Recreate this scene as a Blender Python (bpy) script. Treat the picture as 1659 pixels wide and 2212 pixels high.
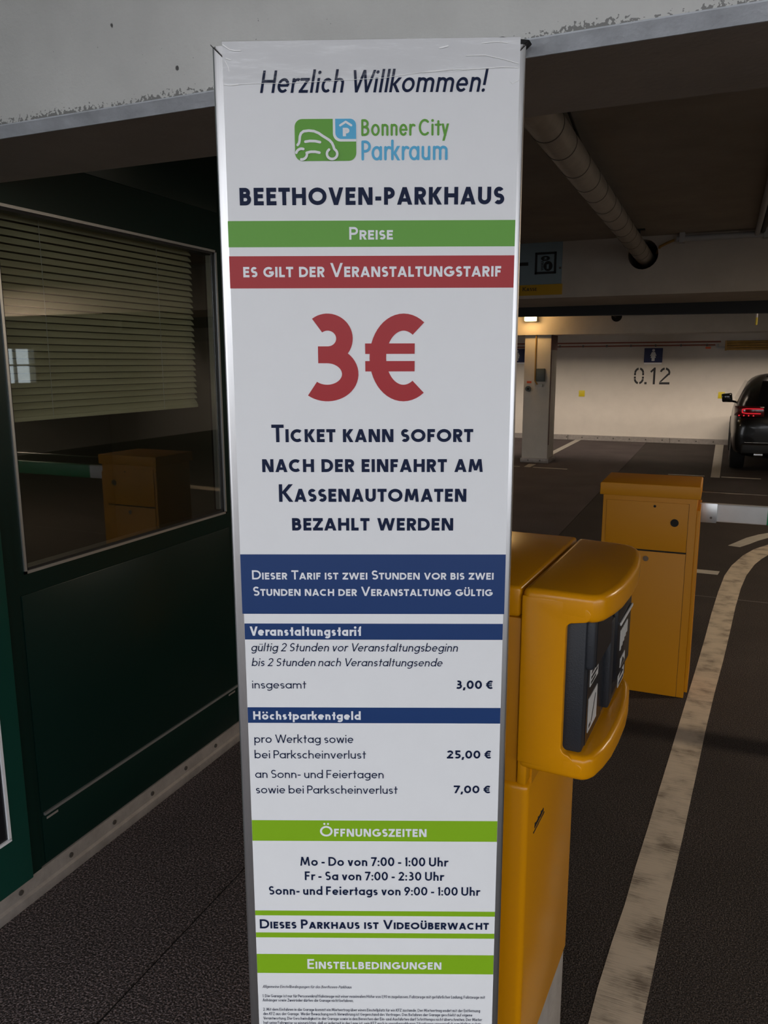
import bpy, bmesh, math, random
from math import sin, cos, pi, radians
from mathutils import Matrix, Vector

scene = bpy.context.scene
for o in list(bpy.data.objects):
    bpy.data.objects.remove(o)
random.seed(7)

# ---------------------------------------------------------------- camera
W, H = 1659, 2212
cam_data = bpy.data.cameras.new('camera')
cam = bpy.data.objects.new('camera', cam_data)
scene.collection.objects.link(cam)
scene.camera = cam
F_PX = 1686.7
cam_data.sensor_fit = 'VERTICAL'
cam_data.sensor_height = 24.0
cam_data.lens = 24.0 * F_PX / H
cam_data.clip_start = 0.02
cam_data.clip_end = 200
PITCH, ROLL, YAW = 0.18817395, -0.0021171618, 0.402506801
fw = Vector((-sin(YAW) * cos(PITCH), cos(YAW) * cos(PITCH), -sin(PITCH)))
rt = Vector((cos(YAW), sin(YAW), 0))
up = rt.cross(fw)
r2 = rt * cos(ROLL) + up * sin(ROLL)
u2 = -rt * sin(ROLL) + up * cos(ROLL)
cm = Matrix((r2, u2, -fw)).transposed().to_4x4()
cm.translation = Vector((0, 0, 1.65))
cam.matrix_world = cm

# ---------------------------------------------------------------- world and exposure
world = bpy.data.worlds.new('overcast_sky')
scene.world = world
world.use_nodes = True
wn = world.node_tree
wn.nodes.clear()
wo = wn.nodes.new('ShaderNodeOutputWorld')
wb = wn.nodes.new('ShaderNodeBackground')
wt = wn.nodes.new('ShaderNodeTexCoord')
ws = wn.nodes.new('ShaderNodeSeparateXYZ')
wr = wn.nodes.new('ShaderNodeValToRGB')
wn.links.new(wt.outputs['Generated'], ws.inputs[0])
wn.links.new(ws.outputs['Z'], wr.inputs[0])
wr.color_ramp.elements[0].position = 0.0
wr.color_ramp.elements[0].color = (0.93, 0.95, 1.0, 1)
wr.color_ramp.elements[1].position = 1.0
wr.color_ramp.elements[1].color = (0.97, 0.98, 1.0, 1)
wn.links.new(wr.outputs[0], wb.inputs[0])
wb.inputs[1].default_value = SKY_STRENGTH = 3.35
wn.links.new(wb.outputs[0], wo.inputs[0])
scene.view_settings.view_transform = 'Standard'
scene.view_settings.look = 'None'
scene.view_settings.gamma = 1
scene.view_settings.use_curve_mapping = False
scene.view_settings.exposure = 0.0
LAMP_POWER = 26.0        # W of each ceiling lamp between the beams
BAY_POWER = 60.0          # W of the shaded lamps over the parking bays
CABIN_FILL_POWER = 4.0

# ---------------------------------------------------------------- materials
def new_mat(name):
    m = bpy.data.materials.new(name)
    m.use_nodes = True
    nt = m.node_tree
    return m, nt, nt.nodes['Principled BSDF']

def mat(name, col, rough=0.5, metal=0.0, var=0.0, vscale=6.0, bump=0.0, bscale=80.0, spec=0.5,
        coat=0.0, stretch=None, emit=None, estr=0.0, dark=None):
    """procedural material: colour broken by noise (var), fine relief (bump)"""
    m, nt, b = new_mat(name)
    L = nt.links
    b.inputs['Base Color'].default_value = (*col, 1)
    b.inputs['Roughness'].default_value = rough
    b.inputs['Metallic'].default_value = metal
    b.inputs['Specular IOR Level'].default_value = spec
    b.inputs['Coat Weight'].default_value = coat
    b.inputs['Coat Roughness'].default_value = 0.08
    tc = nt.nodes.new('ShaderNodeTexCoord')
    mp = nt.nodes.new('ShaderNodeMapping')
    L.new(tc.outputs['Object'], mp.inputs[0])
    if stretch:
        mp.inputs['Scale'].default_value = stretch
    if var > 0:
        n = nt.nodes.new('ShaderNodeTexNoise')
        n.inputs['Scale'].default_value = vscale
        n.inputs['Detail'].default_value = 6
        n.inputs['Roughness'].default_value = 0.65
        L.new(mp.outputs[0], n.inputs[0])
        r = nt.nodes.new('ShaderNodeValToRGB')
        r.color_ramp.elements[0].position = 0.3
        r.color_ramp.elements[1].position = 0.7
        d = dark or tuple(c * (1 - var) for c in col)
        r.color_ramp.elements[0].color = (*d, 1)
        r.color_ramp.elements[1].color = (*[min(1, c * (1 + var * 0.5)) for c in col], 1)
        L.new(n.outputs[0], r.inputs[0])
        L.new(r.outputs[0], b.inputs['Base Color'])
    if bump > 0:
        n2 = nt.nodes.new('ShaderNodeTexNoise')
        n2.inputs['Scale'].default_value = bscale
        n2.inputs['Detail'].default_value = 4
        L.new(mp.outputs[0], n2.inputs[0])
        bp = nt.nodes.new('ShaderNodeBump')
        bp.inputs['Strength'].default_value = bump
        bp.inputs['Distance'].default_value = 0.004
        L.new(n2.outputs[0], bp.inputs['Height'])
        L.new(bp.outputs[0], b.inputs['Normal'])
    if emit:
        b.inputs['Emission Color'].default_value = (*emit, 1)
        b.inputs['Emission Strength'].default_value = estr
    return m

def asphalt_mat(name, base, light, gscale, bump):
    m, nt, b = new_mat(name)
    L = nt.links
    tc = nt.nodes.new('ShaderNodeTexCoord')
    v = nt.nodes.new('ShaderNodeTexVoronoi'); v.inputs['Scale'].default_value = gscale
    n = nt.nodes.new('ShaderNodeTexNoise'); n.inputs['Scale'].default_value = gscale * 0.8
    n.inputs['Detail'].default_value = 5
    n3 = nt.nodes.new('ShaderNodeTexNoise'); n3.inputs['Scale'].default_value = 1.7
    n3.inputs['Detail'].default_value = 5
    for k in (v, n, n3):
        L.new(tc.outputs['Object'], k.inputs['Vector'])
    r = nt.nodes.new('ShaderNodeValToRGB')
    r.color_ramp.elements[0].position = 0.38; r.color_ramp.elements[0].color = (*[c * 0.30 for c in base], 1)
    r.color_ramp.elements[1].position = 0.62; r.color_ramp.elements[1].color = (*light, 1)
    e = r.color_ramp.elements.new(0.5); e.color = (*base, 1)
    L.new(n.outputs[0], r.inputs[0])
    # single pale grains
    sp = nt.nodes.new('ShaderNodeValToRGB')
    sp.color_ramp.elements[0].position = 0.0; sp.color_ramp.elements[0].color = (1, 1, 1, 1)
    sp.color_ramp.elements[1].position = 0.02; sp.color_ramp.elements[1].color = (0, 0, 0, 1)
    v2 = nt.nodes.new('ShaderNodeTexVoronoi'); v2.inputs['Scale'].default_value = 34
    L.new(tc.outputs['Object'], v2.inputs['Vector'])
    L.new(v2.outputs['Distance'], sp.inputs[0])
    sp.color_ramp.elements[1].position = 0.07
    mx = nt.nodes.new('ShaderNodeMix'); mx.data_type = 'RGBA'
    L.new(sp.outputs[0], mx.inputs['Factor']); L.new(r.outputs[0], mx.inputs['A'])
    mx.inputs['B'].default_value = (0.22, 0.20, 0.18, 1)
    mu = nt.nodes.new('ShaderNodeMix'); mu.data_type = 'RGBA'; mu.blend_type = 'MULTIPLY'
    mu.inputs['Factor'].default_value = 1
    r3 = nt.nodes.new('ShaderNodeValToRGB')
    r3.color_ramp.elements[0].position = 0.3; r3.color_ramp.elements[0].color = (0.72, 0.72, 0.72, 1)
    r3.color_ramp.elements[1].position = 0.7; r3.color_ramp.elements[1].color = (1.1, 1.1, 1.1, 1)
    L.new(n3.outputs[0], r3.inputs[0])
    L.new(mx.outputs['Result'], mu.inputs['A']); L.new(r3.outputs[0], mu.inputs['B'])
    L.new(mu.outputs['Result'], b.inputs['Base Color'])
    bp = nt.nodes.new('ShaderNodeBump'); bp.inputs['Strength'].default_value = bump
    bp.inputs['Distance'].default_value = 0.004
    L.new(v.outputs['Distance'], bp.inputs['Height'])
    L.new(bp.outputs[0], b.inputs['Normal'])
    b.inputs['Roughness'].default_value = 0.85
    b.inputs['Specular IOR Level'].default_value = 0.3
    return m

def beam_mat(name, col, arris_z=None, arris_col=None):
    """painted concrete with small pits; crumbling paint line along the arris"""
    m, nt, b = new_mat(name)
    L = nt.links
    tc = nt.nodes.new('ShaderNodeTexCoord')
    n = nt.nodes.new('ShaderNodeTexNoise'); n.inputs['Scale'].default_value = 5; n.inputs['Detail'].default_value = 6
    L.new(tc.outputs['Object'], n.inputs['Vector'])
    r = nt.nodes.new('ShaderNodeValToRGB')
    r.color_ramp.elements[0].position = 0.3; r.color_ramp.elements[0].color = (*[c * 0.88 for c in col], 1)
    r.color_ramp.elements[1].position = 0.7; r.color_ramp.elements[1].color = (*[c * 1.05 for c in col], 1)
    L.new(n.outputs[0], r.inputs[0])
    # pits
    v = nt.nodes.new('ShaderNodeTexVoronoi'); v.inputs['Scale'].default_value = 17
    v.inputs['Randomness'].default_value = 1
    mp = nt.nodes.new('ShaderNodeMapping'); mp.inputs['Scale'].default_value = (1, 1, 0.8)
    nd = nt.nodes.new('ShaderNodeTexNoise'); nd.inputs['Scale'].default_value = 120
    L.new(tc.outputs['Object'], nd.inputs['Vector'])
    L.new(tc.outputs['Object'], mp.inputs[0]); L.new(mp.outputs[0], v.inputs['Vector'])
    ad = nt.nodes.new('ShaderNodeMath'); ad.operation = 'MULTIPLY_ADD'
    L.new(nd.outputs[0], ad.inputs[0]); ad.inputs[1].default_value = 0.09
    L.new(v.outputs['Distance'], ad.inputs[2])
    pr = nt.nodes.new('ShaderNodeValToRGB')
    pr.color_ramp.elements[0].position = 0.105; pr.color_ramp.elements[0].color = (1, 1, 1, 1)
    pr.color_ramp.elements[1].position = 0.125; pr.color_ramp.elements[1].color = (0, 0, 0, 1)
    L.new(ad.outputs[0], pr.inputs[0])
    mx = nt.nodes.new('ShaderNodeMix'); mx.data_type = 'RGBA'
    L.new(pr.outputs[0], mx.inputs['Factor']); L.new(r.outputs[0], mx.inputs['A'])
    mx.inputs['B'].default_value = (*[c * 0.13 for c in col], 1)
    out = mx
    if arris_z is not None:
        s = nt.nodes.new('ShaderNodeSeparateXYZ')
        L.new(tc.outputs['Object'], s.inputs[0])
        # distance above the arris, roughened
        n4 = nt.nodes.new('ShaderNodeTexNoise'); n4.inputs['Scale'].default_value = 150; n4.inputs['Detail'].default_value = 5
        n5 = nt.nodes.new('ShaderNodeTexNoise'); n5.inputs['Scale'].default_value = 9
        L.new(tc.outputs['Object'], n4.inputs['Vector']); L.new(tc.outputs['Object'], n5.inputs['Vector'])
        d = nt.nodes.new('ShaderNodeMath'); d.operation = 'SUBTRACT'
        L.new(s.outputs['Z'], d.inputs[0]); d.inputs[1].default_value = arris_z
        q = nt.nodes.new('ShaderNodeMapRange')
        q.inputs['From Min'].default_value = 0.0; q.inputs['From Max'].default_value = 0.022
        q.inputs['To Min'].default_value = 0.46; q.inputs['To Max'].default_value = 0.80
        L.new(d.outputs[0], q.inputs['Value'])
        g = nt.nodes.new('ShaderNodeMath'); g.operation = 'MULTIPLY_ADD'
        L.new(n5.outputs[0], g.inputs[0]); g.inputs[1].default_value = 0.45; L.new(n4.outputs[0], g.inputs[2])
        g2 = nt.nodes.new('ShaderNodeMath'); g2.operation = 'SUBTRACT'
        L.new(g.outputs[0], g2.inputs[0]); g2.inputs[1].default_value = 0.2
        h = nt.nodes.new('ShaderNodeMath'); h.operation = 'GREATER_THAN'
        L.new(g2.outputs[0], h.inputs[0]); L.new(q.outputs[0], h.inputs[1])
        up_ = nt.nodes.new('ShaderNodeMath'); up_.operation = 'GREATER_THAN'
        L.new(d.outputs[0], up_.inputs[0]); up_.inputs[1].default_value = -0.001
        hh = nt.nodes.new('ShaderNodeMath'); hh.operation = 'MULTIPLY'
        L.new(h.outputs[0], hh.inputs[0]); L.new(up_.outputs[0], hh.inputs[1])
        m2 = nt.nodes.new('ShaderNodeMix'); m2.data_type = 'RGBA'
        L.new(hh.outputs[0], m2.inputs['Factor']); L.new(mx.outputs['Result'], m2.inputs['A'])
        m2.inputs['B'].default_value = (*[c * 0.36 for c in col], 1)
        out = m2
    L.new(out.outputs['Result'], b.inputs['Base Color'])
    bp = nt.nodes.new('ShaderNodeBump'); bp.inputs['Strength'].default_value = 0.35
    bp.inputs['Distance'].default_value = 0.003
    L.new(nd.outputs[0], bp.inputs['Height']); L.new(bp.outputs[0], b.inputs['Normal'])
    b.inputs['Roughness'].default_value = 0.75
    return m

def glass_mat(name, tint, refl=1.0):
    m, nt, b = new_mat(name)
    nt.nodes.remove(b)
    L = nt.links
    o = nt.nodes['Material Output']
    t = nt.nodes.new('ShaderNodeBsdfTransparent'); t.inputs[0].default_value = (*tint, 1)
    g = nt.nodes.new('ShaderNodeBsdfGlossy'); g.inputs['Roughness'].default_value = 0.015
    f = nt.nodes.new('ShaderNodeFresnel'); f.inputs[0].default_value = 1.75
    mx = nt.nodes.new('ShaderNodeMixShader')
    k = nt.nodes.new('ShaderNodeMath'); k.operation = 'MULTIPLY'; k.use_clamp = True
    L.new(f.outputs[0], k.inputs[0]); k.inputs[1].default_value = refl
    gg = nt.nodes.new('ShaderNodeNewGeometry'); bf = nt.nodes.new('ShaderNodeMath'); bf.operation = 'SUBTRACT'; bf.inputs[0].default_value = 1
    L.new(gg.outputs['Backfacing'], bf.inputs[1]); k2 = nt.nodes.new('ShaderNodeMath'); k2.operation = 'MULTIPLY'
    L.new(k.outputs[0], k2.inputs[0]); L.new(bf.outputs[0], k2.inputs[1])
    L.new(k2.outputs[0], mx.inputs[0]); L.new(t.outputs[0], mx.inputs[1]); L.new(g.outputs[0], mx.inputs[2])
    L.new(mx.outputs[0], o.inputs[0])
    return m

def tape_mat():
    m, nt, b = new_mat('clear_tape')
    nt.nodes.remove(b)
    L = nt.links
    o = nt.nodes['Material Output']
    t = nt.nodes.new('ShaderNodeBsdfTransparent'); t.inputs[0].default_value = (0.95, 0.95, 0.95, 1)
    g = nt.nodes.new('ShaderNodeBsdfGlossy'); g.inputs['Roughness'].default_value = 0.22
    mx = nt.nodes.new('ShaderNodeMixShader'); mx.inputs[0].default_value = 0.05
    tc = nt.nodes.new('ShaderNodeTexCoord')
    n = nt.nodes.new('ShaderNodeTexNoise'); n.inputs['Scale'].default_value = 22; n.inputs['Detail'].default_value = 5
    mp = nt.nodes.new('ShaderNodeMapping'); mp.inputs['Scale'].default_value = (0.5, 1, 1.6)
    L.new(tc.outputs['Object'], mp.inputs[0]); L.new(mp.outputs[0], n.inputs['Vector'])
    bp = nt.nodes.new('ShaderNodeBump'); bp.inputs['Strength'].default_value = 0.3; bp.inputs['Distance'].default_value = 0.01
    L.new(n.outputs[0], bp.inputs['Height']); L.new(bp.outputs[0], g.inputs['Normal'])
    L.new(t.outputs[0], mx.inputs[1]); L.new(g.outputs[0], mx.inputs[2]); L.new(mx.outputs[0], o.inputs[0])
    return m

def marking_mat(name, col, asph, amount=0.5):
    """road paint, worn in fine lines across the lane"""
    m, nt, b = new_mat(name)
    L = nt.links
    tc = nt.nodes.new('ShaderNodeTexCoord')
    mp = nt.nodes.new('ShaderNodeMapping'); mp.inputs['Scale'].default_value = (1.2, 60, 1)
    mp.inputs['Rotation'].default_value = (0, 0, 0.12)
    L.new(tc.outputs['Object'], mp.inputs[0])
    n = nt.nodes.new('ShaderNodeTexNoise'); n.inputs['Scale'].default_value = 7.5; n.inputs['Detail'].default_value = 6
    n.inputs['Roughness'].default_value = 0.7
    L.new(mp.outputs[0], n.inputs['Vector'])
    n2 = nt.nodes.new('ShaderNodeTexNoise'); n2.inputs['Scale'].default_value = 9; n2.inputs['Detail'].default_value = 6
    L.new(tc.outputs['Object'], n2.inputs['Vector'])
    a = nt.nodes.new('ShaderNodeMath'); a.operation = 'MULTIPLY_ADD'
    L.new(n2.outputs[0], a.inputs[0]); a.inputs[1].default_value = 0.8; L.new(n.outputs[0], a.inputs[2])
    r = nt.nodes.new('ShaderNodeValToRGB')
    r.color_ramp.elements[0].position = 0.72; r.color_ramp.elements[0].color = (*asph, 1)
    r.color_ramp.elements[1].position = 0.96; r.color_ramp.elements[1].color = (*col, 1)
    e = r.color_ramp.elements.new(0.82); e.color = (*[c * 0.70 for c in col], 1)
    L.new(a.outputs[0], r.inputs[0]); L.new(r.outputs[0], b.inputs['Base Color'])
    b.inputs['Roughness'].default_value = 0.7
    return m

YEL = (0.58, 0.235, 0.0008)
M = dict(
    walk=asphalt_mat('walkway_asphalt', (0.066, 0.053, 0.054), (0.24, 0.19, 0.19), 210, 1.0),
    lane=asphalt_mat('lane_asphalt', (0.038, 0.030, 0.027), (0.105, 0.084, 0.074), 260, 0.8),
    joint=mat('joint_sealant', (0.008, 0.008, 0.008), 0.8),
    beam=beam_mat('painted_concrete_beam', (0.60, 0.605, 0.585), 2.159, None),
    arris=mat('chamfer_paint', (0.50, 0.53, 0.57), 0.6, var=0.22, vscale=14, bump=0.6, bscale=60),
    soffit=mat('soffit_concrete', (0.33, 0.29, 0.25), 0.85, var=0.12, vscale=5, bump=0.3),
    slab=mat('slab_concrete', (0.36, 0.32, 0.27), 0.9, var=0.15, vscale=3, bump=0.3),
    wall=mat('white_painted_concrete', (0.62, 0.58, 0.53), 0.7, var=0.05, vscale=3.5, bump=0.3, bscale=40),
    midbeam=mat('painted_mid_beam', (0.55, 0.50, 0.44), 0.7, var=0.10, vscale=4, bump=0.3, bscale=60),
    pillar=mat('pillar_paint', (0.62, 0.58, 0.52), 0.6, var=0.10, vscale=3, bump=0.2),
    redstripe=mat('dark_red_paint', (0.12, 0.03, 0.025), 0.6, var=0.2),
    green=mat('dark_green_panel', (0.003, 0.017, 0.013), 0.3, spec=0.3, bump=0.03, bscale=30),
    teal=mat('green_paint', (0.004, 0.060, 0.045), 0.35, bump=0.05, bscale=40),
    alu=mat('aluminium', (0.55, 0.56, 0.56), 0.35, metal=0.8, bump=0.05),
    rail=mat('galvanised_rail', (0.33, 0.30, 0.28), 0.5, metal=0.35, var=0.22, vscale=18, bump=0.1),
    brushed=mat('brushed_steel', (0.62, 0.62, 0.63), 0.36, metal=1.0, var=0.08, vscale=30, stretch=(40, 40, 1)),
    bolt=mat('bolt_steel', (0.12, 0.11, 0.10), 0.5, metal=0.6),
    board=mat('white_sign_board', (0.76, 0.77, 0.79), 0.42, var=0.015, vscale=20, spec=0.4),
    core=mat('board_edge', (0.55, 0.56, 0.58), 0.6),
    navy=mat('navy_print', (0.006, 0.013, 0.045), 0.5, spec=0.15),
    blueband=mat('blue_print', (0.010, 0.040, 0.150), 0.40, spec=0.4),
    greenp=mat('green_print', (0.105, 0.33, 0.028), 0.42, spec=0.4),
    lime=mat('lime_print', (0.215, 0.42, 0.010), 0.42, spec=0.4),
    redp=mat('red_print', (0.36, 0.008, 0.014), 0.42, spec=0.4),
    cyan=mat('light_blue_print', (0.075, 0.40, 0.66), 0.42, spec=0.4),
    white=mat('white_print', (0.76, 0.78, 0.82), 0.42, spec=0.4),
    yellow=mat('yellow_powder_coat', YEL, 0.24, bump=0.02, bscale=300, spec=0.35),
    yellow2=mat('yellow_sheet_metal', (0.52, 0.205, 0.002), 0.5, bump=0.04, bscale=300, spec=0.3),
    gap=mat('dark_gap', (0.006, 0.004, 0.003), 0.8),
    blackp=mat('black_plastic', (0.010, 0.011, 0.014), 0.25, bump=0.02),
    darkblue=mat('dark_slate_plastic', (0.011, 0.013, 0.018), 0.55, bump=0.2, bscale=400),
    label=mat('grey_white_label', (0.48, 0.47, 0.45), 0.5),
    ink=mat('black_ink', (0.012, 0.012, 0.014), 0.5),
    concrete=mat('plinth_concrete', (0.30, 0.27, 0.24), 0.85, var=0.2, vscale=14, bump=0.5, bscale=60),
    mark=marking_mat('worn_road_paint', (0.58, 0.49, 0.38), (0.16, 0.125, 0.095)),
    mark2=mat('road_paint', (0.45, 0.42, 0.37), 0.7, var=0.15, vscale=12),
    foil=mat('pipe_insulation', (0.40, 0.36, 0.30), 0.42, metal=0.25, var=0.18, vscale=9, bump=0.5, bscale=30),
    conduit=mat('grey_conduit', (0.42, 0.43, 0.44), 0.5),
    blackm=mat('black_steel', (0.008, 0.008, 0.008), 0.5),
    slat=mat('blind_slat', (0.46, 0.43, 0.29), 0.45, spec=0.3),
    interior=mat('cabin_interior', (0.10, 0.10, 0.08), 0.8),
    desk=mat('cabin_desk', (0.20, 0.17, 0.13), 0.6),
    glass=glass_mat('cabin_window_glass', (0.90, 0.92, 0.89), 1.8),
    glass2=glass_mat('garage_window_glass', (0.8, 0.85, 0.85), 1.0),
    tape=tape_mat(),
    glint_white=mat('painted_tape_glint', (0.97, 0.97, 0.97), 0.6),
    palebl=mat('pale_blue_sign', (0.24, 0.33, 0.38), 0.5),
    amber=mat('amber_sign', (0.58, 0.34, 0.01), 0.5),
    signblue=mat('dark_blue_sign', (0.012, 0.022, 0.10), 0.4),
    sqyel=mat('yellow_reflector', (0.62, 0.50, 0.01), 0.4),
    redpipe=mat('red_pipe', (0.25, 0.07, 0.04), 0.5),
    orange=mat('orange_label', (0.75, 0.12, 0.03), 0.5),
    yelpipe=mat('yellow_brown_pipe', (0.42, 0.24, 0.05), 0.5, var=0.2, vscale=10),
    switch=mat('grey_green_box', (0.09, 0.11, 0.11), 0.5),
    carpaint=mat('black_car_paint', (0.006, 0.006, 0.006), 0.28, coat=0.35, spec=0.4),
    carglass=mat('car_glass', (0.006, 0.007, 0.008), 0.05, spec=0.8),
    tyre=mat('tyre_rubber', (0.012, 0.012, 0.012), 0.8),
    rim=mat('wheel_rim', (0.25, 0.25, 0.26), 0.3, metal=0.9),
    tail=mat('tail_light_lens', (0.10, 0.004, 0.006), 0.12, coat=1.0),
    tailon=mat('tail_light_bar', (0.6, 0.01, 0.02), 0.3, emit=(1.0, 0.03, 0.05), estr=0.55),
    chrome=mat('chrome', (0.8, 0.8, 0.8), 0.15, metal=1.0),
    boom=mat('white_boom', (0.60, 0.61, 0.60), 0.35, metal=0.0, var=0.10, vscale=7),
    boomgreen=mat('green_boom_foil', (0.01, 0.24, 0.09), 0.4),
    lampglow=mat('lamp_diffuser', (0.9, 0.8, 0.5), 0.5, emit=(1.0, 0.72, 0.33), estr=5.0),
    lampbody=mat('lamp_body', (0.5, 0.5, 0.48), 0.5),
    facade=mat('facade_render', (0.45, 0.45, 0.44), 0.8, var=0.1),
    hole=mat('rough_black', (0.012, 0.012, 0.012), 0.9, bump=0.5, bscale=60),
)

# ---------------------------------------------------------------- mesh helpers
MATS = {}
def mw(o):
    return MATS.get(o.name, Matrix())

class MB:
    def __init__(s):
        s.v = []; s.f = []
    def quad(s, *p):
        i = len(s.v); s.v += [tuple(q) for q in p]; s.f.append(tuple(range(i, i + len(p)))); return s
    def box(s, x0, x1, y0, y1, z0, z1):
        i = len(s.v)
        s.v += [(x, y, z) for z in (z0, z1) for (x, y) in ((x0, y0), (x1, y0), (x1, y1), (x0, y1))]
        s.f += [(i, i+3, i+2, i+1), (i+4, i+5, i+6, i+7), (i, i+1, i+5, i+4), (i+1, i+2, i+6, i+5),
                (i+2, i+3, i+7, i+6), (i+3, i, i+4, i+7)]
        return s
    def prism(s, pts, a, b, axis='z'):
        """extrude a 2d outline between a and b along axis"""
        n = len(pts); i = len(s.v)
        def P(p, t):
            return {'z': (p[0], p[1], t), 'y': (p[0], t, p[1]), 'x': (t, p[0], p[1])}[axis]
        s.v += [P(p, a) for p in pts] + [P(p, b) for p in pts]
        s.f.append(tuple(range(i + n - 1, i - 1, -1))); s.f.append(tuple(range(i + n, i + 2 * n)))
        for k in range(n):
            s.f.append((i + k, i + (k + 1) % n, i + n + (k + 1) % n, i + n + k))
        return s
    def tube(s, p0, p1, r0, r1=None, n=16, cap=True):
        r1 = r0 if r1 is None else r1
        p0 = Vector(p0); p1 = Vector(p1); d = (p1 - p0).normalized()
        a = d.orthogonal().normalized(); b = d.cross(a); i = len(s.v)
        for p, r in ((p0, r0), (p1, r1)):
            s.v += [tuple(p + a * r * cos(2*pi*k/n) + b * r * sin(2*pi*k/n)) for k in range(n)]
        for k in range(n):
            s.f.append((i + k, i + (k+1) % n, i + n + (k+1) % n, i + n + k))
        if cap:
            s.f.append(tuple(range(i + n - 1, i - 1, -1))); s.f.append(tuple(range(i + n, i + 2*n)))
        return s
    def path(s, pts, r, n=8):
        for a, b in zip(pts[:-1], pts[1:]):
            s.tube(a, b, r, n=n)
        return s
    def build(s, name, m, parent=None, bevel=0.0, seg=2, smooth=False, local=False, subd=0):
        v = s.v
        if parent is not None and not local:
            inv = mw(parent).inverted(); v = [tuple(inv @ Vector(p)) for p in v]
        me = bpy.data.meshes.new(name)
        me.from_pydata(v, [], s.f)
        bm = bmesh.new(); bm.from_mesh(me)
        bmesh.ops.recalc_face_normals(bm, faces=bm.faces)
        if bevel > 0:
            bmesh.ops.bevel(bm, geom=[e for e in bm.edges if len(e.link_faces) == 2 and e.calc_face_angle(0) > 0.5],
                            offset=bevel, segments=seg, profile=0.5, affect='EDGES', clamp_overlap=True)
        bm.to_mesh(me); bm.free()
        if smooth or bevel > 0:
            for p in me.polygons:
                p.use_smooth = True
            try:
                me.set_sharp_from_angle(angle=radians(38))
            except Exception:
                pass
        me.materials.append(M[m] if isinstance(m, str) else m)
        o = bpy.data.objects.new(name, me)
        scene.collection.objects.link(o)
        if parent is not None:
            o.parent = parent
            MATS[o.name] = mw(parent)
        else:
            MATS[o.name] = Matrix()
        if subd:
            md = o.modifiers.new('sub', 'SUBSURF'); md.levels = subd; md.render_levels = subd
        return o

def empty(name, loc, rz=0.0):
    o = bpy.data.objects.new(name, None)
    scene.collection.objects.link(o)
    o.empty_display_size = 0.1
    mt = Matrix.Translation(Vector(loc)) @ Matrix.Rotation(rz, 4, 'Z')
    o.location = loc; o.rotation_euler = (0, 0, rz)
    MATS[o.name] = mt
    return o

def tag(o, label, cat=None, group=None, kind=None):
    if label: o['label'] = label
    if cat: o['category'] = cat
    if group: o['group'] = group
    if kind: o['kind'] = kind
    return o

def struct(o, label, cat=None):
    return tag(o, label, cat, kind='structure')

def local_copy(src, parent, loc):
    c = src.copy(); c.parent = parent; c.location = loc
    scene.collection.objects.link(c); MATS[c.name] = mw(parent)
    return c

# ---------------------------------------------------------------- lettering: a geometric sans drawn from strokes
DIAG = set('AVWYTvwykxXZz7/')
ROUND = set('OCGQDcoeadqgbpsS0689!.,:')
WID = {'A': .78, 'B': .58, 'C': .78, 'D': .74, 'E': .50, 'F': .48, 'G': .86, 'H': .70, 'I': .0, 'J': .4, 'K': .64, 'L': .46,
       'M': .92, 'N': .72, 'O': .92, 'P': .54, 'Q': .92, 'R': .58, 'S': .54, 'T': .58, 'U': .66, 'V': .76, 'W': 1.14, 'X': .7,
       'Y': .68, 'Z': .62, 'Ü': .66, 'Ö': .92, 'Ä': .78,
       'a': .60, 'b': .60, 'c': .48, 'd': .60, 'e': .58, 'f': .32, 'g': .60, 'h': .50, 'i': 0, 'j': .16, 'k': .50, 'l': 0,
       'm': .84, 'n': .50, 'o': .62, 'p': .60, 'q': .60, 'r': .32, 's': .42, 't': .34, 'u': .50, 'v': .52, 'w': .80,
       'x': .5, 'y': .54, 'z': .46, 'ü': .50, 'ö': .62, 'ä': .60, 'ß': .50,
       '0': .60, '1': .22, '2': .54, '3': .52, '4': .60, '5': .52, '6': .56, '7': .54, '8': .54, '9': .56,
       '.': 0, ',': 0, ':': 0, '!': 0, '-': .30, '€': .62, ' ': .22}

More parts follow.
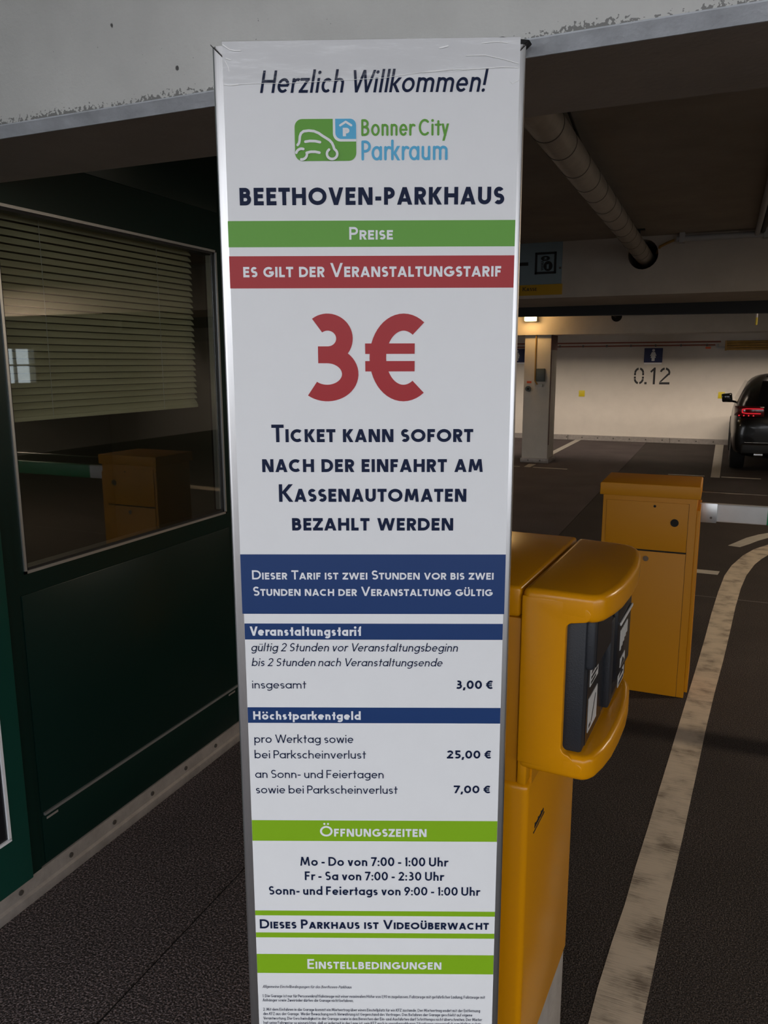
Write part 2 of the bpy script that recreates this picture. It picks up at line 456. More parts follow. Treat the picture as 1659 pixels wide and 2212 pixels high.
class Glyphs:
    def __init__(s, wt, c=1.0, seg=14, xh=0.66, rnd=False):
        s.w = wt; s.c = c; s.seg = seg; s.xh = xh; s.rnd = rnd; s.p = []; s.g = []; s.n = 0
    def add(s, poly, new=True):
        if new: s.n += 1
        s.p.append(poly); s.g.append(s.n)
    def rect(s, x0, x1, y0, y1):
        s.add([(x0, y0), (x1, y0), (x1, y1), (x0, y1)])
    def disc(s, x, y, r):
        n = max(8, s.seg); s.add([(x + r*cos(2*pi*k/n), y + r*sin(2*pi*k/n)) for k in range(n)])
    def vs(s, x, y0, y1):
        h = s.w/2
        if s.rnd:
            s.rect(x-h, x+h, y0+h, y1-h); s.disc(x, y0+h, h); s.disc(x, y1-h, h)
        else:
            s.rect(x-h, x+h, y0, y1)
    def hs(s, x0, x1, y, k=1.0):
        h = s.w/2*k; s.rect(x0, x1, y-h, y+h)
        if s.rnd: s.disc(x0, y, h); s.disc(x1, y, h)
    def dg(s, x0, y0, x1, y1, k=1.0):
        w = s.w*k; L = math.hypot(x1-x0, y1-y0); h = w/2*L/max(1e-6, abs(y1-y0))
        h = min(h, w*1.1)
        s.add([(x0-h, y0), (x0+h, y0), (x1+h, y1), (x1-h, y1)])
    def arc(s, cx, cy, rx, ry, a0, a1, k=1.0):
        n = max(3, int(s.seg*abs(a1-a0)/180)); h = s.w/2*k
        for i in range(n):
            q = []
            for t, sg in ((i, 1), (i+1, 1), (i+1, -1), (i, -1)):
                a = radians(a0+(a1-a0)*t/n)
                # offset along the ellipse normal
                nx, ny = cos(a)*ry, sin(a)*rx; l = math.hypot(nx, ny) or 1
                q.append((cx+rx*cos(a)+sg*h*nx/l, cy+ry*sin(a)+sg*h*ny/l))
            s.add(q, i == 0)
        if s.rnd:
            for a in (a0, a1):
                s.disc(cx+rx*cos(radians(a)), cy+ry*sin(radians(a)), h)
    def bowl(s, x0, xr, yt, yb):
        """half-round bowl opening to the left: from (x0,yt) round to (x0,yb)"""
        ry = (yt-yb)/2; rx = min(ry*1.05, (xr-x0)*0.75); xc = xr-rx
        s.hs(x0, xc, yt); s.hs(x0, xc, yb); s.arc(xc, (yt+yb)/2, rx, ry, 90, -90)
    def glyph(s, ch):
        """draw with left extreme at 0; returns outer width"""
        w = s.w; h = w/2; s.p = []; s.g = []; s.n = 0; xh = s.xh
        if ch == 'İ': ch = 'I'
        W = WID.get(ch, .5)*s.c
        W = max(W, w) if W > 0 else w
        T, B, R = 1-h, h, W-h
        x = xh-h
        if ch in 'AÄ':
            e = w*.55
            s.dg(e, 0, W/2, 1); s.dg(W-e, 0, W/2, 1); s.hs(W*.24, W*.76, .27, .85)
        elif ch == 'B': s.vs(h, 0, 1); s.bowl(w*.9, W*.92-h, T, .54); s.bowl(w*.9, R, .54, B)
        elif ch == 'C': s.arc(W*.55, .5, W*.55-h, .5-h, 50, 310)
        elif ch == 'G': s.arc(W*.52, .5, W*.52-h, .5-h, 48, 350); s.hs(W*.55, W*.98, .46)
        elif ch == 'D': s.vs(h, 0, 1); s.bowl(w*.9, R, T, B)
        elif ch == 'E': s.vs(h, 0, 1); s.hs(h, W, T); s.hs(h, W*.92, .52); s.hs(h, W, B)
        elif ch == 'F': s.vs(h, 0, 1); s.hs(h, W, T); s.hs(h, W*.9, .50)
        elif ch == 'H': s.vs(h, 0, 1); s.vs(R, 0, 1); s.hs(h, R, .52)
        elif ch == 'I': s.vs(h, 0, 1)
        elif ch == 'J': s.vs(R, .25, 1); s.arc(R-W*.4, .25, W*.4, .25-h, 0, -110)
        elif ch == 'K': s.vs(h, 0, 1); s.dg(w*1.1, .46, W-w*.5, 1); s.dg(W-w*.45, 0, w*1.35, .58)
        elif ch == 'L': s.vs(h, 0, 1); s.hs(h, W, B)
        elif ch == 'M':
            s.dg(w*.5, 0, W*.17+w*.2, 1, .95); s.dg(W-w*.5, 0, W*.83-w*.2, 1, .95)
            s.dg(W*.5, .12, W*.17+w*.3, 1, .9); s.dg(W*.5, .12, W*.83-w*.3, 1, .9)
        elif ch == 'N': s.vs(h, 0, 1); s.vs(R, 0, 1); s.dg(W-w*.75, 0, w*.75, 1)
        elif ch in 'OÖ': s.arc(W/2, .5, W/2-h, .5-h, 0, 360)
        elif ch == 'P': s.vs(h, 0, 1); s.bowl(w*.9, R, T, .46)
        elif ch == 'Q': s.arc(W/2, .5, W/2-h, .5-h, 0, 360); s.dg(W, -.04, W*.55, .3)
        elif ch == 'R': s.vs(h, 0, 1); s.bowl(w*.9, R, T, .48); s.dg(W-w*.5, 0, W*.45, .5)
        elif ch == 'S':
            ry = (T-B)/4; rx = (W-w)/2
            s.arc(W/2, T-ry, rx*.92, ry, 32, 270); s.arc(W/2, B+ry, rx, ry, 90, -142)
        elif ch == 'T': s.hs(0, W, T); s.vs(W/2, 0, 1)
        elif ch in 'UÜ':
            rx = W/2-h; s.vs(h, rx*.9+h, 1); s.vs(R, rx*.9+h, 1); s.arc(W/2, rx*.9+h, rx, rx*.9, 180, 360)
        elif ch == 'V': s.dg(W/2, 0, w*.55, 1); s.dg(W/2, 0, W-w*.55, 1)
        elif ch == 'W':
            s.dg(W*.28, 0, w*.55, 1, .95); s.dg(W*.28, 0, W*.5, 1, .95); s.dg(W*.72, 0, W*.5, 1, .95); s.dg(W*.72, 0, W-w*.55, 1, .95)
        elif ch == 'X': s.dg(w*.55, 0, W-w*.55, 1); s.dg(W-w*.55, 0, w*.55, 1)
        elif ch == 'Y': s.dg(W/2, .42, w*.55, 1); s.dg(W/2, .42, W-w*.55, 1); s.vs(W/2, 0, .46)
        elif ch == 'Z': s.hs(0, W, T); s.hs(0, W, B); s.dg(w*.75, w*.8, W-w*.75, 1-w*.8)
        elif ch in 'aädqgbp':
            left = ch in 'bp'
            s.arc(W/2, xh/2, W/2-h, xh/2-h, 0, 360)
            if ch in 'aä': s.vs(R, 0, xh)
            elif ch == 'd': s.vs(R, 0, 1.04)
            elif ch == 'b': s.vs(h, 0, 1.04)
            elif ch == 'p': s.vs(h, -.30, xh)
            elif ch == 'q': s.vs(R, -.30, xh)
            elif ch == 'g':
                s.vs(R, 0, xh); s.arc(W/2, 0, W/2-h, .28-h, 0, -140)
        elif ch == 'c': s.arc(W*.56, xh/2, W*.56-h, xh/2-h, 48, 312)
        elif ch in 'oö': s.arc(W/2, xh/2, W/2-h, xh/2-h, 0, 360)
        elif ch == 'e': s.arc(W/2, xh/2, W/2-h, xh/2-h, 0, 318); s.hs(h, W-h*.6, xh/2, .85)
        elif ch == 'f':
            s.arc(W*.30+h+W*.32, .80, W*.32, .24-h, 90, 180); s.vs(W*.30+h, 0, .80); s.hs(0, W*.92, x, .9); s.hs(W*.62+h, W, 1.04-h)
        elif ch in 'hnmru':
            if ch == 'u':
                rx = W/2-h; s.vs(h, rx+h, xh); s.vs(R, 0, xh); s.arc(W/2, rx+h, rx, rx, 180, 360)
            else:
                s.vs(h, 0, 1.04 if ch == 'h' else xh)
                if ch == 'r': s.arc(h+W*.62, xh*.5, W*.62, xh*.5-h, 60, 165)
                elif ch == 'm':
                    q = (R-h)/4
                    for xc in (h+q, h+3*q):
                        s.arc(xc, xh-h-q, q, q, 0, 180); s.vs(xc+q, 0, xh-h-q)
                else:
                    rx = W/2-h; s.arc(W/2, xh-h-rx, rx, rx, 0, 180); s.vs(R, 0, xh-h-rx)
        elif ch == 'ü':
            rx = W/2-h; s.vs(h, rx+h, xh); s.vs(R, 0, xh); s.arc(W/2, rx+h, rx, rx, 180, 360)
        elif ch == 'i': s.vs(h, 0, xh); s.disc(h, .90, w*.62)
        elif ch == 'j': s.vs(R, -.1, xh); s.arc(R-W*.5, -.1, W*.5, .2-h, 0, -90); s.disc(R, .9, w*.62)
        elif ch == 'k': s.vs(h, 0, 1.04); s.dg(w*1.1, .30, W-w*.5, xh); s.dg(W-w*.45, 0, w*1.3, .40)
        elif ch == 'l': s.vs(h, 0, 1.04)
        elif ch == 's':
            T2 = xh-h; ry = (T2-B)/4; rx = (W-w)/2
            s.arc(W/2, T2-ry, rx*.92, ry, 30, 270); s.arc(W/2, B+ry, rx, ry, 90, -140)
        elif ch == 't': s.vs(W*.32+h, 0, .92); s.hs(0, W, x, .9)
        elif ch == 'v': s.dg(W/2, 0, w*.5, xh); s.dg(W/2, 0, W-w*.5, xh)
        elif ch == 'w':
            for a, b in ((.28, w*.5/W), (.28, .5), (.72, .5), (.72, 1-w*.5/W)): s.dg(W*a, 0, W*b, xh, .95)
        elif ch == 'x': s.dg(w*.5, 0, W-w*.5, xh); s.dg(W-w*.5, 0, w*.5, xh)
        elif ch == 'y': s.dg(W/2, 0, w*.5, xh); s.dg(W*.28, -.30, W-w*.5, xh)
        elif ch == 'z': s.hs(0, W, x); s.hs(0, W, B); s.dg(w*.7, w*.8, W-w*.7, xh-w*.8)
        elif ch == 'ß':
            s.vs(h, 0, .8); s.arc(W*.45, .8, W*.45-h, .24-h, 0, 180); s.arc(W*.5, .62, W*.3, .12, 60, -90)
            s.arc(W*.5, .25, W*.5-h, .25-h, 90, -120)
        elif ch == '0': s.arc(W/2, .5, W/2-h, .5-h, 0, 360)
        elif ch == '1': s.vs(R, 0, 1); s.dg(w*.4, .80, R, 1, .9)
        elif ch == '2':
            ry = .30-h; s.arc(W/2, 1-.30, W/2-h, ry, 165, -25); s.dg(w*.75, w*.6, W-w*.85, .60); s.hs(0, W, B)
        elif ch == '3':
            m = .535; ra = (T-m)/2; rb = (m-B)/2
            s.arc(W*.44, T-ra, W*.46-h, ra, 128, -90); s.arc(W*.42, B+rb, W*.58-h, rb, 90, -130)
            s.hs(W*.26, W*.46, m)
        elif ch == '4': s.vs(W*.72, 0, 1); s.hs(0, W, .28); s.dg(w*.5, .25, W*.72, 1)
        elif ch == '5':
            s.hs(W*.16, W*.92, T); s.vs(W*.16+h*.6, .5, 1); s.arc(W*.42, .32, W*.58-h, .32-h, 118, -130)
        elif ch == '6': s.arc(W/2, .32, W/2-h, .32-h, 0, 360); s.dg(W*.12+h*.4, .38, W*.72, 1)
        elif ch == '7': s.hs(0, W, T); s.dg(W*.28, 0, W-w*.6, 1-w*.5)
        elif ch == '8': s.arc(W/2, .75-h*.2, W*.43-h, .25-h*.8, 0, 360); s.arc(W/2, .27, W/2-h, .27-h*.9, 0, 360)
        elif ch == '9': s.arc(W/2, .68, W/2-h, .32-h, 0, 360); s.dg(W*.28, 0, W*.88-h*.4, .62)
        elif ch == '.': s.disc(h, h*1.1, w*.58)
        elif ch == ',': s.dg(h*.4, -.16, h*1.2, w*.9)
        elif ch == ':': s.disc(h, h*1.1, w*.58); s.disc(h, .58-h*.5, w*.58)
        elif ch == '!': s.vs(h, .30, 1.02); s.disc(h, h*1.15, w*.62)
        elif ch == '-': s.hs(0, W, .36)
        elif ch == '€':
            s.arc(W*.62, .5, W*.55-h, .5-h, 55, 305)
            s.hs(0, W*.80, .605, .62); s.hs(0, W*.80, .405, .62)
        if ch in 'üöä':
            for k in (-1, 1): s.disc(W/2+k*w*.95, xh+.20, w*.52)
        if ch in 'ÜÖÄ':
            for k in (-1, 1): s.disc(W/2+k*w*.9, 1.0+.17+w*.1, w*.55)
        return W

STY = {  # weight, shear, small caps, seg, round, material
    'i': (.128, .19, 0, 12, 0, 'navy'), 'r1': (.14, 0, 0, 12, 1, 'greenp'), 'r2': (.135, 0, 0, 12, 1, 'cyan'),
    'c': (.235, 0, 0, 14, 0, 'navy'), 'w': (.175, 0, 1, 10, 0, 'white'), 's': (.188, 0, 1, 12, 0, 'navy'),
    'R': (.192, 0, 0, 26, 0, 'redp'), 'W': (.215, 0, 0, 10, 0, 'white'), 'I': (.118, .19, 0, 9, 0, 'navy'),
    'n': (.118, 0, 0, 9, 0, 'navy'), 'b': (.22, 0, 0, 10, 0, 'navy'), 'm': (.172, 0, 0, 10, 0, 'navy'),
    'f': (.110, .19, 0, 4, 0, 'navy'), 't': (.115, 0, 0, 4, 0, 'navy'), 'k': (.13, 0, 1, 8, 0, 'ink')}
SC = 0.74
SCUP = {'ü': 'Ü', 'ö': 'Ö', 'ä': 'Ä'}

def layout(text, style, c, track):
    wt, shear, sc, seg, rnd, _ = STY[style]
    x = 0.0; out = []
    prev = None
    xh = .66 if style not in ('r1', 'r2') else .72
    for ch in text:
        if ch == ' ':
            x += (.31 if style != 'R' else .1) * c + .05; prev = None; continue
        k = 1.0; gch = ch; w = wt
        if sc and (ch.islower() or ch in SCUP):
            gch = SCUP.get(ch, ch.upper()); k = SC; w = wt/SC*.96
        if prev is not None:
            g = track
            if prev in DIAG: g -= .035
            if gch in DIAG: g -= .035
            if prev in ROUND: g -= .02
            if gch in ROUND: g -= .02
            if prev in 'VTWYLP' and gch.islower(): g -= .08
            if prev in 'frt': g -= .03
            x += g * (k if sc else 1)
        G = Glyphs(w, c, seg, xh, bool(rnd))
        Wd = G.glyph(gch)
        for poly, gi in zip(G.p, G.g):
            out.append([(x + px*k + shear*py*k, py*k, gi) for px, py in poly])
        x += Wd*k; prev = gch
    return out, x

def lettering(parent, text, style, x0, x1, zb, cap, y, name='lettering', material=None, label=None):
    wt = STY[style][0]
    track = .125 + wt*.12
    target = (x1-x0)/cap
    lo, hi = .3, 2.5
    for _ in range(18):
        c = (lo+hi)/2
        _, wd = layout(text, style, c, track*(.5+.5*c))
        if wd < target: lo = c
        else: hi = c
    polys, wd = layout(text, style, c, track*(.5+.5*c))
    mb = MB(); st = 4e-5 if cap > .01 else 2e-5
    for p in polys:
        mb.quad(*[(x0+px*cap, y - st*gi, zb+py*cap) for px, py, gi in p])
    # orient every face the same way without welding
    me = bpy.data.meshes.new(name)
    fs = []
    for f in mb.f:
        a, b_, c_ = (mb.v[f[0]], mb.v[f[1]], mb.v[f[2]])
        area = sum(mb.v[f[i]][0]*mb.v[f[(i+1) % len(f)]][2]-mb.v[f[(i+1) % len(f)]][0]*mb.v[f[i]][2] for i in range(len(f)))
        fs.append(f if area > 0 else tuple(reversed(f)))
    me.from_pydata(mb.v, [], fs)
    me.materials.append(M[material or STY[style][5]])
    o = bpy.data.objects.new(name, me)
    scene.collection.objects.link(o)
    o.parent = parent
    if label: o['label'] = label
    return o

# ================================================================ THE PLACE
XW = -1.87            # face of the green cabin on the left
# ---- floor: walkway slab beside the cabin, open sealed joint, drive lane
struct(MB().box(-9, -1.349, -9, 17.4, -.12, 0).build('floor', 'walk'), 'coarse dark asphalt walkway along the green cabin')
struct(MB().prism([(-.95, -9), (11, -9), (11, 17.4), (-1.341, 17.4), (-1.341, 2.4), (-.95, 2.4)], -.12, 0, 'z').build('floor', 'lane'), 'dark asphalt drive lane and parking bays')
struct(MB().box(-1.341, -.9501, -9, 2.3999, -.12, 0).build('floor', 'walk'), 'coarse dark asphalt strip between the joint and the price sign')
struct(MB().box(-1.349, -1.341, -9, 17.4, -.12, -.006).build('trim_1', 'joint'), 'narrow dark joint between walkway and lane asphalt')

# ---- concrete frame
fb = struct(MB().prism([(1.354, 2.159), (1.373, 2.14), (1.685, 2.14), (1.685, 3.1), (1.354, 3.1)], -9, 11, 'x').build('trim_2', 'beam'),
            'grey painted concrete beam across the entrance, above the sign')
struct(MB().prism([(1.3535, 2.1588), (1.3725, 2.1398), (1.376, 2.1398), (1.3575, 2.1612), (1.3535, 2.1612)], -9, 11, 'x').build('chamfer', 'arris', fb), None)
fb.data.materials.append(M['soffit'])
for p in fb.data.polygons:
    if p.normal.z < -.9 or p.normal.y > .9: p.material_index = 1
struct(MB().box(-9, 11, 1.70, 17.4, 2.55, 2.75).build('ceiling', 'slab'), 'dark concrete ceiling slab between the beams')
# mid beam, with the round pipe opening near its top
def beam_with_hole(name, m, y0, y1, z0, z1, hx, hz, r):
    mb = MB(); n = 24
    for y in (y0, y1):
        i = len(mb.v)
        ring = [(hx + r*cos(2*pi*k/n), y, hz + r*sin(2*pi*k/n)) for k in range(n)]
        a = .10
        def out(k):
            c_, s_ = cos(2*pi*k/n), sin(2*pi*k/n); q = max(abs(c_), abs(s_))
            return (hx + a*r/.1*1.0*c_/q*1.001, y, min(z1, max(z0, hz + a*r/.1*s_/q)))
        sq = [out(k) for k in range(n)]
        mb.v += ring + sq
        for k in range(n):
            mb.f.append((i+k, i+(k+1) % n, i+n+(k+1) % n, i+n+k))
        zt = min(z1, hz+r); zb = max(z0, hz-r)
        xl, xr = hx-r*1.001, hx+r*1.001
        mb.quad((-9, y, z0), (xl, y, z0), (xl, y, z1), (-9, y, z1))
        mb.quad((xr, y, z0), (11, y, z0), (11, y, z1), (xr, y, z1))
        mb.quad((xl, y, z0), (xr, y, z0), (xr, y, zb), (xl, y, zb))
        if zt < z1: mb.quad((xl, y, zt), (xr, y, zt), (xr, y, z1), (xl, y, z1))
    for k in range(n):
        a0, a1 = 2*pi*k/n, 2*pi*(k+1)/n
        mb.quad((hx+r*cos(a0), y0, hz+r*sin(a0)), (hx+r*cos(a1), y0, hz+r*sin(a1)), (hx+r*cos(a1), y1, hz+r*sin(a1)), (hx+r*cos(a0), y1, hz+r*sin(a0)))
    mb.quad((-9, y0, z0), (11, y0, z0), (11, y1, z0), (-9, y1, z0))
    mb.quad((-9, y0, z1), (11, y0, z1), (11, y1, z1), (-9, y1, z1))
    return mb.build(name, m)
struct(beam_with_hole('trim_3', 'midbeam', 6.20, 7.15, 2.14, 2.55, -.585, 2.425, .105), 'pale concrete beam carrying the pay-station sign')
struct(beam_with_hole('trim_4', 'midbeam', 13.0, 13.6, 2.10, 2.55, -1.57, 2.365, .083), 'far concrete beam resting on the square pillar')
# black tapered bar behind the mid beam
struct(MB().prism([(-4, 2.085), (2.5, 2.02), (2.5, 2.20), (-4, 2.20)], 7.16, 7.24, 'y').build('trim_5', 'blackm'),
       'black tapered bar behind the pay-station beam')
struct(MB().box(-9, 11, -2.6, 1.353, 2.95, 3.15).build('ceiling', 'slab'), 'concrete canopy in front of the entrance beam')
# outer and side walls
struct(MB().box(-9.2, 11.2, 17.40, 17.6, 0, 2.75).build('wall_back', 'wall'), 'white painted back wall behind the parking bays')
WY0, WY1, WZ0, WZ1 = 9.7, 11.1, 1.28, 1.95
rw = MB()
rw.box(8, 8.2, 1.37, WY0, 0, 2.75).box(8, 8.2, WY1, 17.6, 0, 2.75).box(8, 8.2, WY0, WY1, 0, WZ0).box(8, 8.2, WY0, WY1, WZ1, 2.75)
struct(rw.build('wall_right', 'wall'), 'side wall of the garage with a small window')
wf = MB()
for y in (WY0, WY0+.46, WY0+.93, WY1-.03): wf.box(8.02, 8.08, y, y+.03, WZ0, WZ1)
for z in (WZ0, (WZ0+WZ1)/2, WZ1-.03): wf.box(8.02, 8.08, WY0, WY1, z, z+.03)
w2 = wf.build('window_2', 'lampbody'); struct(w2, 'small paned window in the side wall')
struct(MB().box(8.04, 8.05, WY0, WY1, WZ0, WZ1).build('pane', 'glass2', w2), None)
struct(MB().box(-9.2, -9, 1.37, 17.6, 0, 2.75).build('wall_left', 'wall'), 'far side wall of the garage')
struct(MB().box(3.6, 11, 1.37, 1.65, 0, 2.14).build('wall_front', 'facade'), 'rendered front wall beside the entrance')

# ---- back wall fittings
kb = MB().box(-9, 8, 17.33, 17.40, 0, .105).build('baseboard_back', 'rail'); struct(kb, 'grey bolted kerb strip along the back wall')
for k in range(12):
    x = -3.35 + k*.33
    MB().tube((x, 17.322, .055), (x, 17.331, .055), .016, n=8).build('bolt', 'bolt', kb)
for k in (-3.0, -.9): MB().box(k, k+.012, 17.326, 17.331, 0, .105).build('joint_gap', 'bolt', kb)

def wall_text(name, txt, x0, x1, z0, h, y, m, wt, seg=12, parent=None, stencil=False):
    G = Glyphs(wt, 1, seg); mb = MB()
    polys, wd = layout(txt, 'n', 1, .12) if False else ([], 0)
    x = 0; items = []
    for ch in txt:
        if ch == ' ': x += .3; continue
        W_ = G.glyph(ch); items += [[(x+a, b) for a, b in p] for p in G.p]; x += W_ + .16
    x -= .16; s = (x1-x0)/x
    for p in items: mb.quad(*[(x0+a*s, y, z0+b*h) for a, b in p])
    o = mb.build(name, m, parent)
    return o
# stencilled bay number 0.12, each character with its stencil bridges
num = empty('bay_number', (-1.33, 17.398, 1.2))
tag(num, 'black stencilled bay number 0.12 on the white back wall', 'wall marking')
def sten(name, arcs=(), polys=()):
    mb = MB(); G = Glyphs(.17, 1, 14)
    for a in arcs: G.arc(*a)
    G.p += [list(p) for p in polys]
    for p in G.p: mb.prism([(x, z) for x, z in p], 17.3965, 17.3985, 'y')
    return mb.build(name, 'ink', num)
Hn = .345; zn = 1.207
G = Glyphs(.040, 1, 14)
def conv(P, ox): return [[(ox+a, zn+b) for a, b in p] for p in P]
G.w = .044
for a0, a1 in ((8, 82), (98, 172), (188, 262), (278, 352)): G.arc(.115, .0, .095, .095, a0, a1)
z0 = []
for a0, a1, cz in ((6, 80, .228), (100, 174, .228), (186, 260, .117), (280, 354, .117)):
    G2 = Glyphs(.044, 1, 14); G2.arc(.115, cz, .093, .095, a0, a1); z0 += G2.p
z0 += [[(0, .185), (.044, .185), (.044, .235), (0, .235)], [(.186, .185), (.23, .185), (.23, .235), (.186, .235)],
       [(0, .115), (.044, .115), (.044, .16), (0, .16)], [(.186, .115), (.23, .115), (.23, .16), (.186, .16)]]
z0 = [[(a*.87, b_) for a, b_ in p] for p in z0]
sten('digit', polys=conv(z0, -1.685))
sten('point', polys=conv([[(0, 0), (.046, 0), (.046, .046), (0, .046)]], -1.470))
one = [[(.063, 0), (.104, 0), (.104, .345), (.075, .345), (.0, .268), (.022, .238), (.063, .28)]]
sten('digit', polys=conv(one, -1.365))
G2 = Glyphs(.044, 1, 14); G2.arc(.12, .24, .098, .083, 168, 98); G2.arc(.12, .24, .098, .083, 82, -30)
two = G2.p + [[(.0, .05), (.045, .05), (.225, .205), (.185, .225)], [(0, 0), (.235, 0), (.235, .045), (0, .045)]]
two = [[(a*.86, b_) for a, b_ in p] for p in two]
sten('digit', polys=conv(two, -1.176))

def person_sign(x0, x1, z0, z1, label):
    s = empty('parking_sign', ((x0+x1)/2, 17.40, z0)); tag(s, label, 'sign', 'dark blue pictogram signs on the back wall')
    MB().box(x0, x1, 17.385, 17.399, z0, z1).build('plate', 'signblue', s, bevel=.002)
    MB().box(x0+.01, x1-.01, 17.386, 17.399, z0-.035, z0-.004).build('caption_strip', 'white', s)
    cx = (x0+x1)/2; h = z1-z0
    q = MB(); y = 17.3835
    q.prism([(cx+.028*cos(t*pi/6), z1-.045+.028*sin(t*pi/6)) for t in range(12)], y, y+.002, 'y')
    q.prism([(cx-.03, z1-.078), (cx+.03, z1-.078), (cx+.062, z1-.155), (cx+.047, z1-.162), (cx+.028, z1-.12),
             (cx+.052, z1-.20), (cx+.03, z1-.20), (cx+.03, z0+.03), (cx-.03, z0+.03), (cx-.03, z1-.20), (cx-.052, z1-.20),
             (cx-.028, z1-.12), (cx-.047, z1-.162), (cx-.062, z1-.155)], y, y+.002, 'y')
    q.build('pictogram', 'white', s)
person_sign(-1.505, -1.142, 1.655, 1.948, 'dark blue parking sign with white figure of a woman, above 0.12')
person_sign(-4.37, -4.01, 1.665, 1.955, 'dark blue pictogram sign partly seen left of the square pillar')
for x, lab in ((-2.747, 'yellow square reflector on the back wall, left of 0.12'), (.035, 'yellow square reflector on the back wall, beside the car mirror')):
    tag(MB().box(x-.062, x+.062, 17.39, 17.40, .935, 1.065).build('reflector', 'sqyel', bevel=.003), lab, 'reflector', 'yellow reflector squares')
# pipes along the back wall
p = empty('sprinkler_pipe', (-1.6, 17.34, 2.0)); tag(p, 'pair of thin red pipes running along the white back wall', 'pipe')
MB().tube((-6.5, 17.34, 2.062), (-.05, 17.34, 2.062), .014, n=8).build('upper_pipe', 'redpipe', p)
MB().tube((-6.5, 17.35, 1.985), (-.15, 17.35, 2.0), .014, n=8).build('lower_pipe', 'redpipe', p)
for k in range(13):
    x = -6.2 + k*.49
    MB().box(x, x+.03, 17.33, 17.37, 1.975, 2.02).build('clamp', 'bolt', p)
t_ = empty('pipe_bundle', (.8, 17.3, 1.9)); tag(t_, 'bundle of yellow-brown horizontal pipes high on the back wall behind the car', 'pipes')
for k in range(4):
    MB().tube((.06, 17.30, 1.915+k*.047), (4.2, 17.30, 1.915+k*.047), .022, n=10).build('pipe', 'yelpipe', t_, smooth=True)
MB().box(.03, .065, 17.26, 17.365, 1.885, 2.08).build('end_bracket', 'yelpipe', t_)
tag(MB().tube((-.11, 17.37, 1.945), (.03, 17.37, 1.945), .022, n=10).tube((-.11, 17.37, 1.945), (-.11, 17.37, 2.02), .02, n=10).build('pipe_elbow', 'conduit', smooth=True),
    'small grey pipe elbow left of the pipe bundle', 'pipe')
tag(MB().box(-.33, -.23, 17.385, 17.40, 1.925, 1.965).build('hazard_label', 'orange'), 'small orange label under the red pipes', 'label')

# ---- pillar with its fittings
pl = MB().box(-3.02, -2.585, 13.05, 13.57, 0, 2.10).build('pillar', 'pillar', bevel=.01)
tag(pl, 'square white concrete pillar left of bay 0.12', 'pillar')
MB().prism([(13.07, .3), (13.12, .3), (13.12, 2.1), (13.07, 2.1)], -2.584, -2.580, 'x').build('red_stripe', 'redstripe', pl)
MB().box(-2.586, -2.581, 13.05, 13.57, 1.86, 2.1).build('red_field', 'redstripe', pl)
MB().box(-3.035, -2.575, 13.02, 13.05, 0, .075).box(-2.587, -2.555, 13.02, 13.60, 0, .075).build('kerb_strip', 'rail', pl, bevel=.004)
for x in (-2.9, -2.7): MB().tube((x, 13.012, .04), (x, 13.02, .04), .014, n=8).build('bolt', 'bolt', pl)
tag(MB().box(-2.80, -2.665, 12.98, 13.05, 1.35, 1.56).build('junction_box', 'switch', bevel=.008), 'grey-green junction box on the pillar front', 'switch box')
tag(MB().path([(-2.83, 13.03, 2.10), (-2.83, 13.03, 1.36), (-2.79, 13.03, 1.30)], .011).build('cable', 'yelpipe'), 'brown cable running down the pillar front', 'cable')
sk = empty('wall_socket', (-2.93, 13.03, 1.2)); tag(sk, 'round grey socket under a small red label on the pillar', 'socket')
MB().tube((-2.935, 13.05, 1.23), (-2.935, 12.99, 1.23), .045, n=14).build('socket_body', 'switch', sk, smooth=True)
MB().tube((-2.93, 12.991, 1.228), (-2.93, 12.985, 1.228), .02, n=10).build('socket_hole', 'gap', sk)
MB().box(-2.965, -2.89, 13.04, 13.052, 1.32, 1.355).build('red_label', 'orange', sk)
tag(MB().box(-2.76, -2.70, 13.0, 13.05, 1.26, 1.31).build('cable_clip', 'lampbody', bevel=.006), 'small pale connector under the junction box', 'connector')

# ---- lamps
def ceiling_lamp(x, y, z, w, d, h, power, label, size=(.16, .1)):
    s = empty('wall_lamp', (x, y, z)); tag(s, label, 'lamp', 'garage lamps')
    MB().box(x-w/2, x+w/2, y, y+d*.4, z-h/2, z+h/2).build('lamp_body', 'lampbody', s, bevel=.006)
    MB().box(x-w/2+.004, x+w/2-.004, y-d*.6, y+.002, z-h/2+.004, z+h/2-.004).build('diffuser', 'lampglow', s, bevel=.018, seg=3)
    return s
def lamp_light(name, loc, power, col, radius=.06, spot=None):
    l = bpy.data.lights.new(name, 'POINT'); l.energy = power; l.color = col; l.shadow_soft_size = radius
    o = bpy.data.objects.new(name, l); o.location = loc; scene.collection.objects.link(o); return o
ceiling_lamp(-2.905, 12.93, 2.385, .20, .12, .15, 0, 'small glowing warm lamp on the far beam above the pillar')
lamp_light('lamp_bulb', (-2.905, 12.78, 2.36), 9, (1.0, .60, .22))
def tube_lamp(x, y, z, power, label, col=(1.0, .80, .58)):
    s = empty('ceiling_light', (x, y, z)); tag(s, label, 'lamp')
    MB().box(x-.6, x+.6, y-.05, y+.05, z, z+.05).build('lamp_body', 'lampbody', s, bevel=.005)
    MB().tube((x-.56, y, z-.02), (x+.56, y, z-.02), .018, n=10).build('light_tube', 'lampglow', s, smooth=True)
    l = bpy.data.lights.new('tube_light', 'AREA'); l.shape = 'RECTANGLE'; l.size = 1.1; l.size_y = .12; l.energy = power; l.color = col
    o = bpy.data.objects.new('tube_light', l); o.location = (x, y, z-.045); scene.collection.objects.link(o)
